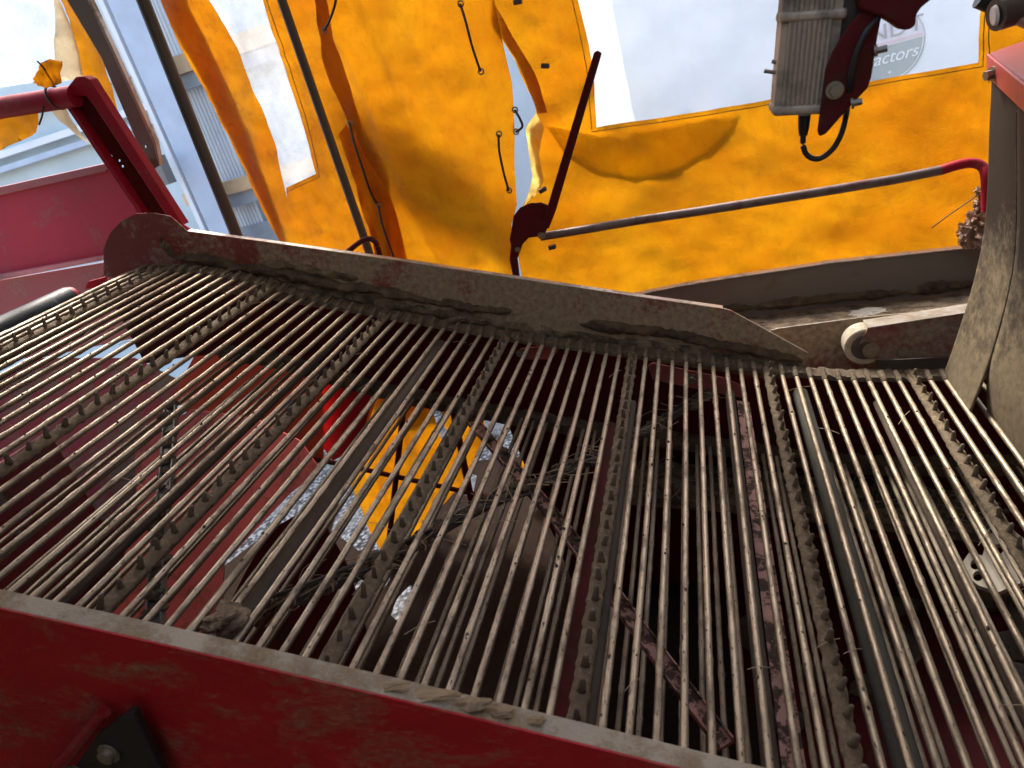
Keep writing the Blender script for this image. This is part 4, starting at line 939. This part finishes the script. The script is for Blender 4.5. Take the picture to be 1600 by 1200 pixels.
# ------------------------------------------------------------------ rubber flap
rf = thing('rubber_flap', 'tall dusty black rubber flap curving down onto the right hand rods, slit near its foot', 'rubber flap')
ED = [(1551, 100), (1550, 140), (1547, 200), (1544, 300), (1537, 370), (1522, 440), (1504, 505), (1490, 548), (1474, 588)]
FLAP_M = flap_mat()
TOPD = U(1622, 160, 1.6) - U(1551, 100, 2.05)
Ecurve = [U(x, y, 2.05) for x, y in ED]; Ecurve = smooth_path(Ecurve, 6)
def flap(name, ya, yb, tA, tB, ox, seed, bot=0.0):
    bm = bmesh.new(); rows = []; n = len(Ecurve); m_ = 26
    for i, p in enumerate(Ecurve):
        row = []
        for j in range(m_ + 1):
            s = j / m_; y = ya + (yb - ya) * s; t = i / (n - 1)
            x = p.x + ox * max(0, t - .70) ** 2 * 11 + .03 * (2.05 - y) * (1 - t) + .006 * noise.noise(Vector((y * 4, t * 3, seed)))
            z = p.z - bot * t
            k_ = (2.05 - y) / .45; x += k_ * TOPD.x * (1 - t) ** 2; z += k_ * TOPD.z * (1 - t) ** 2
            row.append(bm.verts.new((x, y, z)))
        rows.append(row)
    for a, b in zip(rows, rows[1:]):
        for j in range(m_): bm.faces.new((a[j], a[j + 1], b[j + 1], b[j]))
    o = bm_link(name, bm, FLAP_M, rf, auto=False); md = o.modifiers.new('thickness', 'SOLIDIFY'); md.thickness = .005; md.offset = 0; return o
flap('strip', 2.05, 1.83, 0, 1, 0, 1)
flap('strip', 1.838, 1.0, 0, 1, .05, 1, bot=.008)
hd = thing('flap_hanger', 'red angle bar with a bolt holding the rubber flap in the top right corner', 'hanger')
H0 = U(1541, 84, 2.08); H1 = H0 + (U(1622, 160, 1.6) - U(1551, 100, 2.05)) * 1.9
def slab(name, A, B, w1, w2, mat, parent):
    bm = bmesh.new(); rows = [[bm.verts.new(p + o_) for o_ in (Vector((0, 0, 0)), w1, w1 + w2, w2)] for p in (A, B)]
    for k in range(4): bm.faces.new((rows[0][k], rows[0][(k + 1) % 4], rows[1][(k + 1) % 4], rows[1][k]))
    bm.faces.new(rows[0][::-1]); bm.faces.new(rows[1]); o = bm_link(name, bm, mat, parent, smooth=False)
    md = o.modifiers.new('bevel', 'BEVEL'); md.width = .002; return o
HM = dirty('hanger_red', (.45, .05, .04), dirt=(.3, .2, .14), lo=.58, hi=.75, scale=6, rough=.5)
slab('angle_face', H0, H1, Vector((.006, .0, 0)), Vector((0, 0, -.052)), HM, hd)
slab('top_web', H0 + Vector((.007, 0, 0)), H1 + Vector((.007, 0, 0)), Vector((.12, .02, .01)), Vector((0, 0, -.006)), RED, hd)
bolt(hd, H0.lerp(H1, .12) + Vector((-.001, 0, -.028)), .011, .02, axis=Vector((-1, -.3, 0)))
cr = thing('pivot_roller', 'dark pivot with a white end cap and a bright shaft in the top right corner', 'pivot')
q = U(1556, 24, 1.8)
tube('hub', [q + Vector((.0, .0, 0)), q + Vector((.06, .02, 0))], .03, STEEL_D, cr, sides=24); tube('end_cap', [q + Vector((-.006, 0, 0)), q], [.017, .02], WHITE, cr, sides=24)
tube('shaft', [U(1575, 20, 1.8), U(1660, 60, 1.8)], .013, EDGE, cr, sides=20); tube('collar', [U(1530, -4, 1.85), U(1560, 8, 1.85)], .02, BLACK, cr, sides=20)

# ------------------------------------------------------------------ work lamp hanging at the top right
lp = thing('ribbed_housing', 'ribbed grey aluminium housing hanging from a dark red bracket at the top', 'housing')
YH = 1.22
a0 = U(1268, -20, YH); a1 = U(1249, 172, YH); ax = (a0 - a1); Lh = ax.length; ax.normalize()
sx_ = Vector((1, 0, 0)); sx_ = (sx_ - ax * sx_.dot(ax)).normalized(); sy_ = ax.cross(sx_) * 1.0
Mh = Matrix((sx_, sy_, ax)).transposed(); ctr = (a0 + a1) / 2
Wd = .078
def hb(bm, x, y, z, sx, sy, sz): add_box(bm, ctr + Mh @ Vector((x, y, z)), sx, sy, sz, Mh)
bm = bmesh.new(); hb(bm, 0, 0, 0, Wd, .06, Lh)
sgnf = -1 if (Mh @ Vector((0, 1, 0))).y > 0 else 1
for i in range(9):
    x = -Wd / 2 + .012 + i * (Wd - .02) / 9; c0 = ctr + Mh @ Vector((x, sgnf * .031, -Lh / 2)); c1 = ctr + Mh @ Vector((x, sgnf * .031, Lh / 2))
    add_tube(bm, [c0, c1], .0036, sides=8, up=Vector((0, 1, 0)))
bm_link('ribbed_body', bm, ALU, lp)
for zc in (-Lh / 2 + .004, Lh / 2 - .035):
    bm = bmesh.new(); hb(bm, .002, 0, zc, Wd + .008, .072, .014); o = bm_link('end_cap', bm, ALU, lp, smooth=False); md = o.modifiers.new('bevel', 'BEVEL'); md.width = .005; md.segments = 3
bm = bmesh.new(); hb(bm, .058, .01, .05, .035, .06, Lh * .7); bm_link('rear_cover', bm, STEEL_D, lp, smooth=False)
for y_ in (97, 112): tube('pin', [U(1194 + (97 == y_) * 12, y_ - 1, YH), U(1222, y_ + 3, YH)], .0028, BOLT, lp, sides=10)
g0 = U(1257, 180, YH); g1 = U(1255, 212, YH); tube('cable_gland', [g0, g0.lerp(g1, .6), g1], [.009, .008, .006], BLACK, lp, sides=16)
o = tube('power_cable', smooth_path([U(1256, 198, YH), U(1255, 228, YH), U(1263, 244, YH), U(1280, 248, YH), U(1300, 234, YH), U(1314, 210, YH), U(1322, 180, YH), U(1327, 140, YH - .05), U(1335, 95, YH - .06), U(1350, 55, YH - .06), U(1372, 28, YH - .05)], 6), .0042, BLACK, None, sides=12)
tag(o, 'black power cable looping below the ribbed housing', 'cable')
hbk = thing('lamp_bracket', 'dark red folded bracket plate bolted beside the ribbed housing', 'bracket')
plate('bracket_plate', [(1352, 14), (1378, 24), (1371, 60), (1362, 120), (1356, 138), (1330, 165), (1290, 210), (1280, 213), (1278, 205), (1290, 110), (1303, 78), (1330, 35)], YH - .05, .008, RED_DARK, hbk, bevel=.002)
plate('upper_arm', [(1330, -60), (1500, -60), (1462, -6), (1440, 12), (1432, 24), (1432, 38), (1424, 46), (1410, 47), (1398, 38), (1378, 26), (1345, 16)], YH - .06, .03, RED_DARK, hbk, bevel=.006)
bolt(hbk, U(1366, 80, YH - .052), .005, .016, axis=Vector((1, -.2, 0))); bolt(hbk, U(1330, 162, YH - .052), .005, .014, axis=Vector((1, -.2, 0))); bolt(hbk, U(1304, 141, YH - .051), .008, .01)
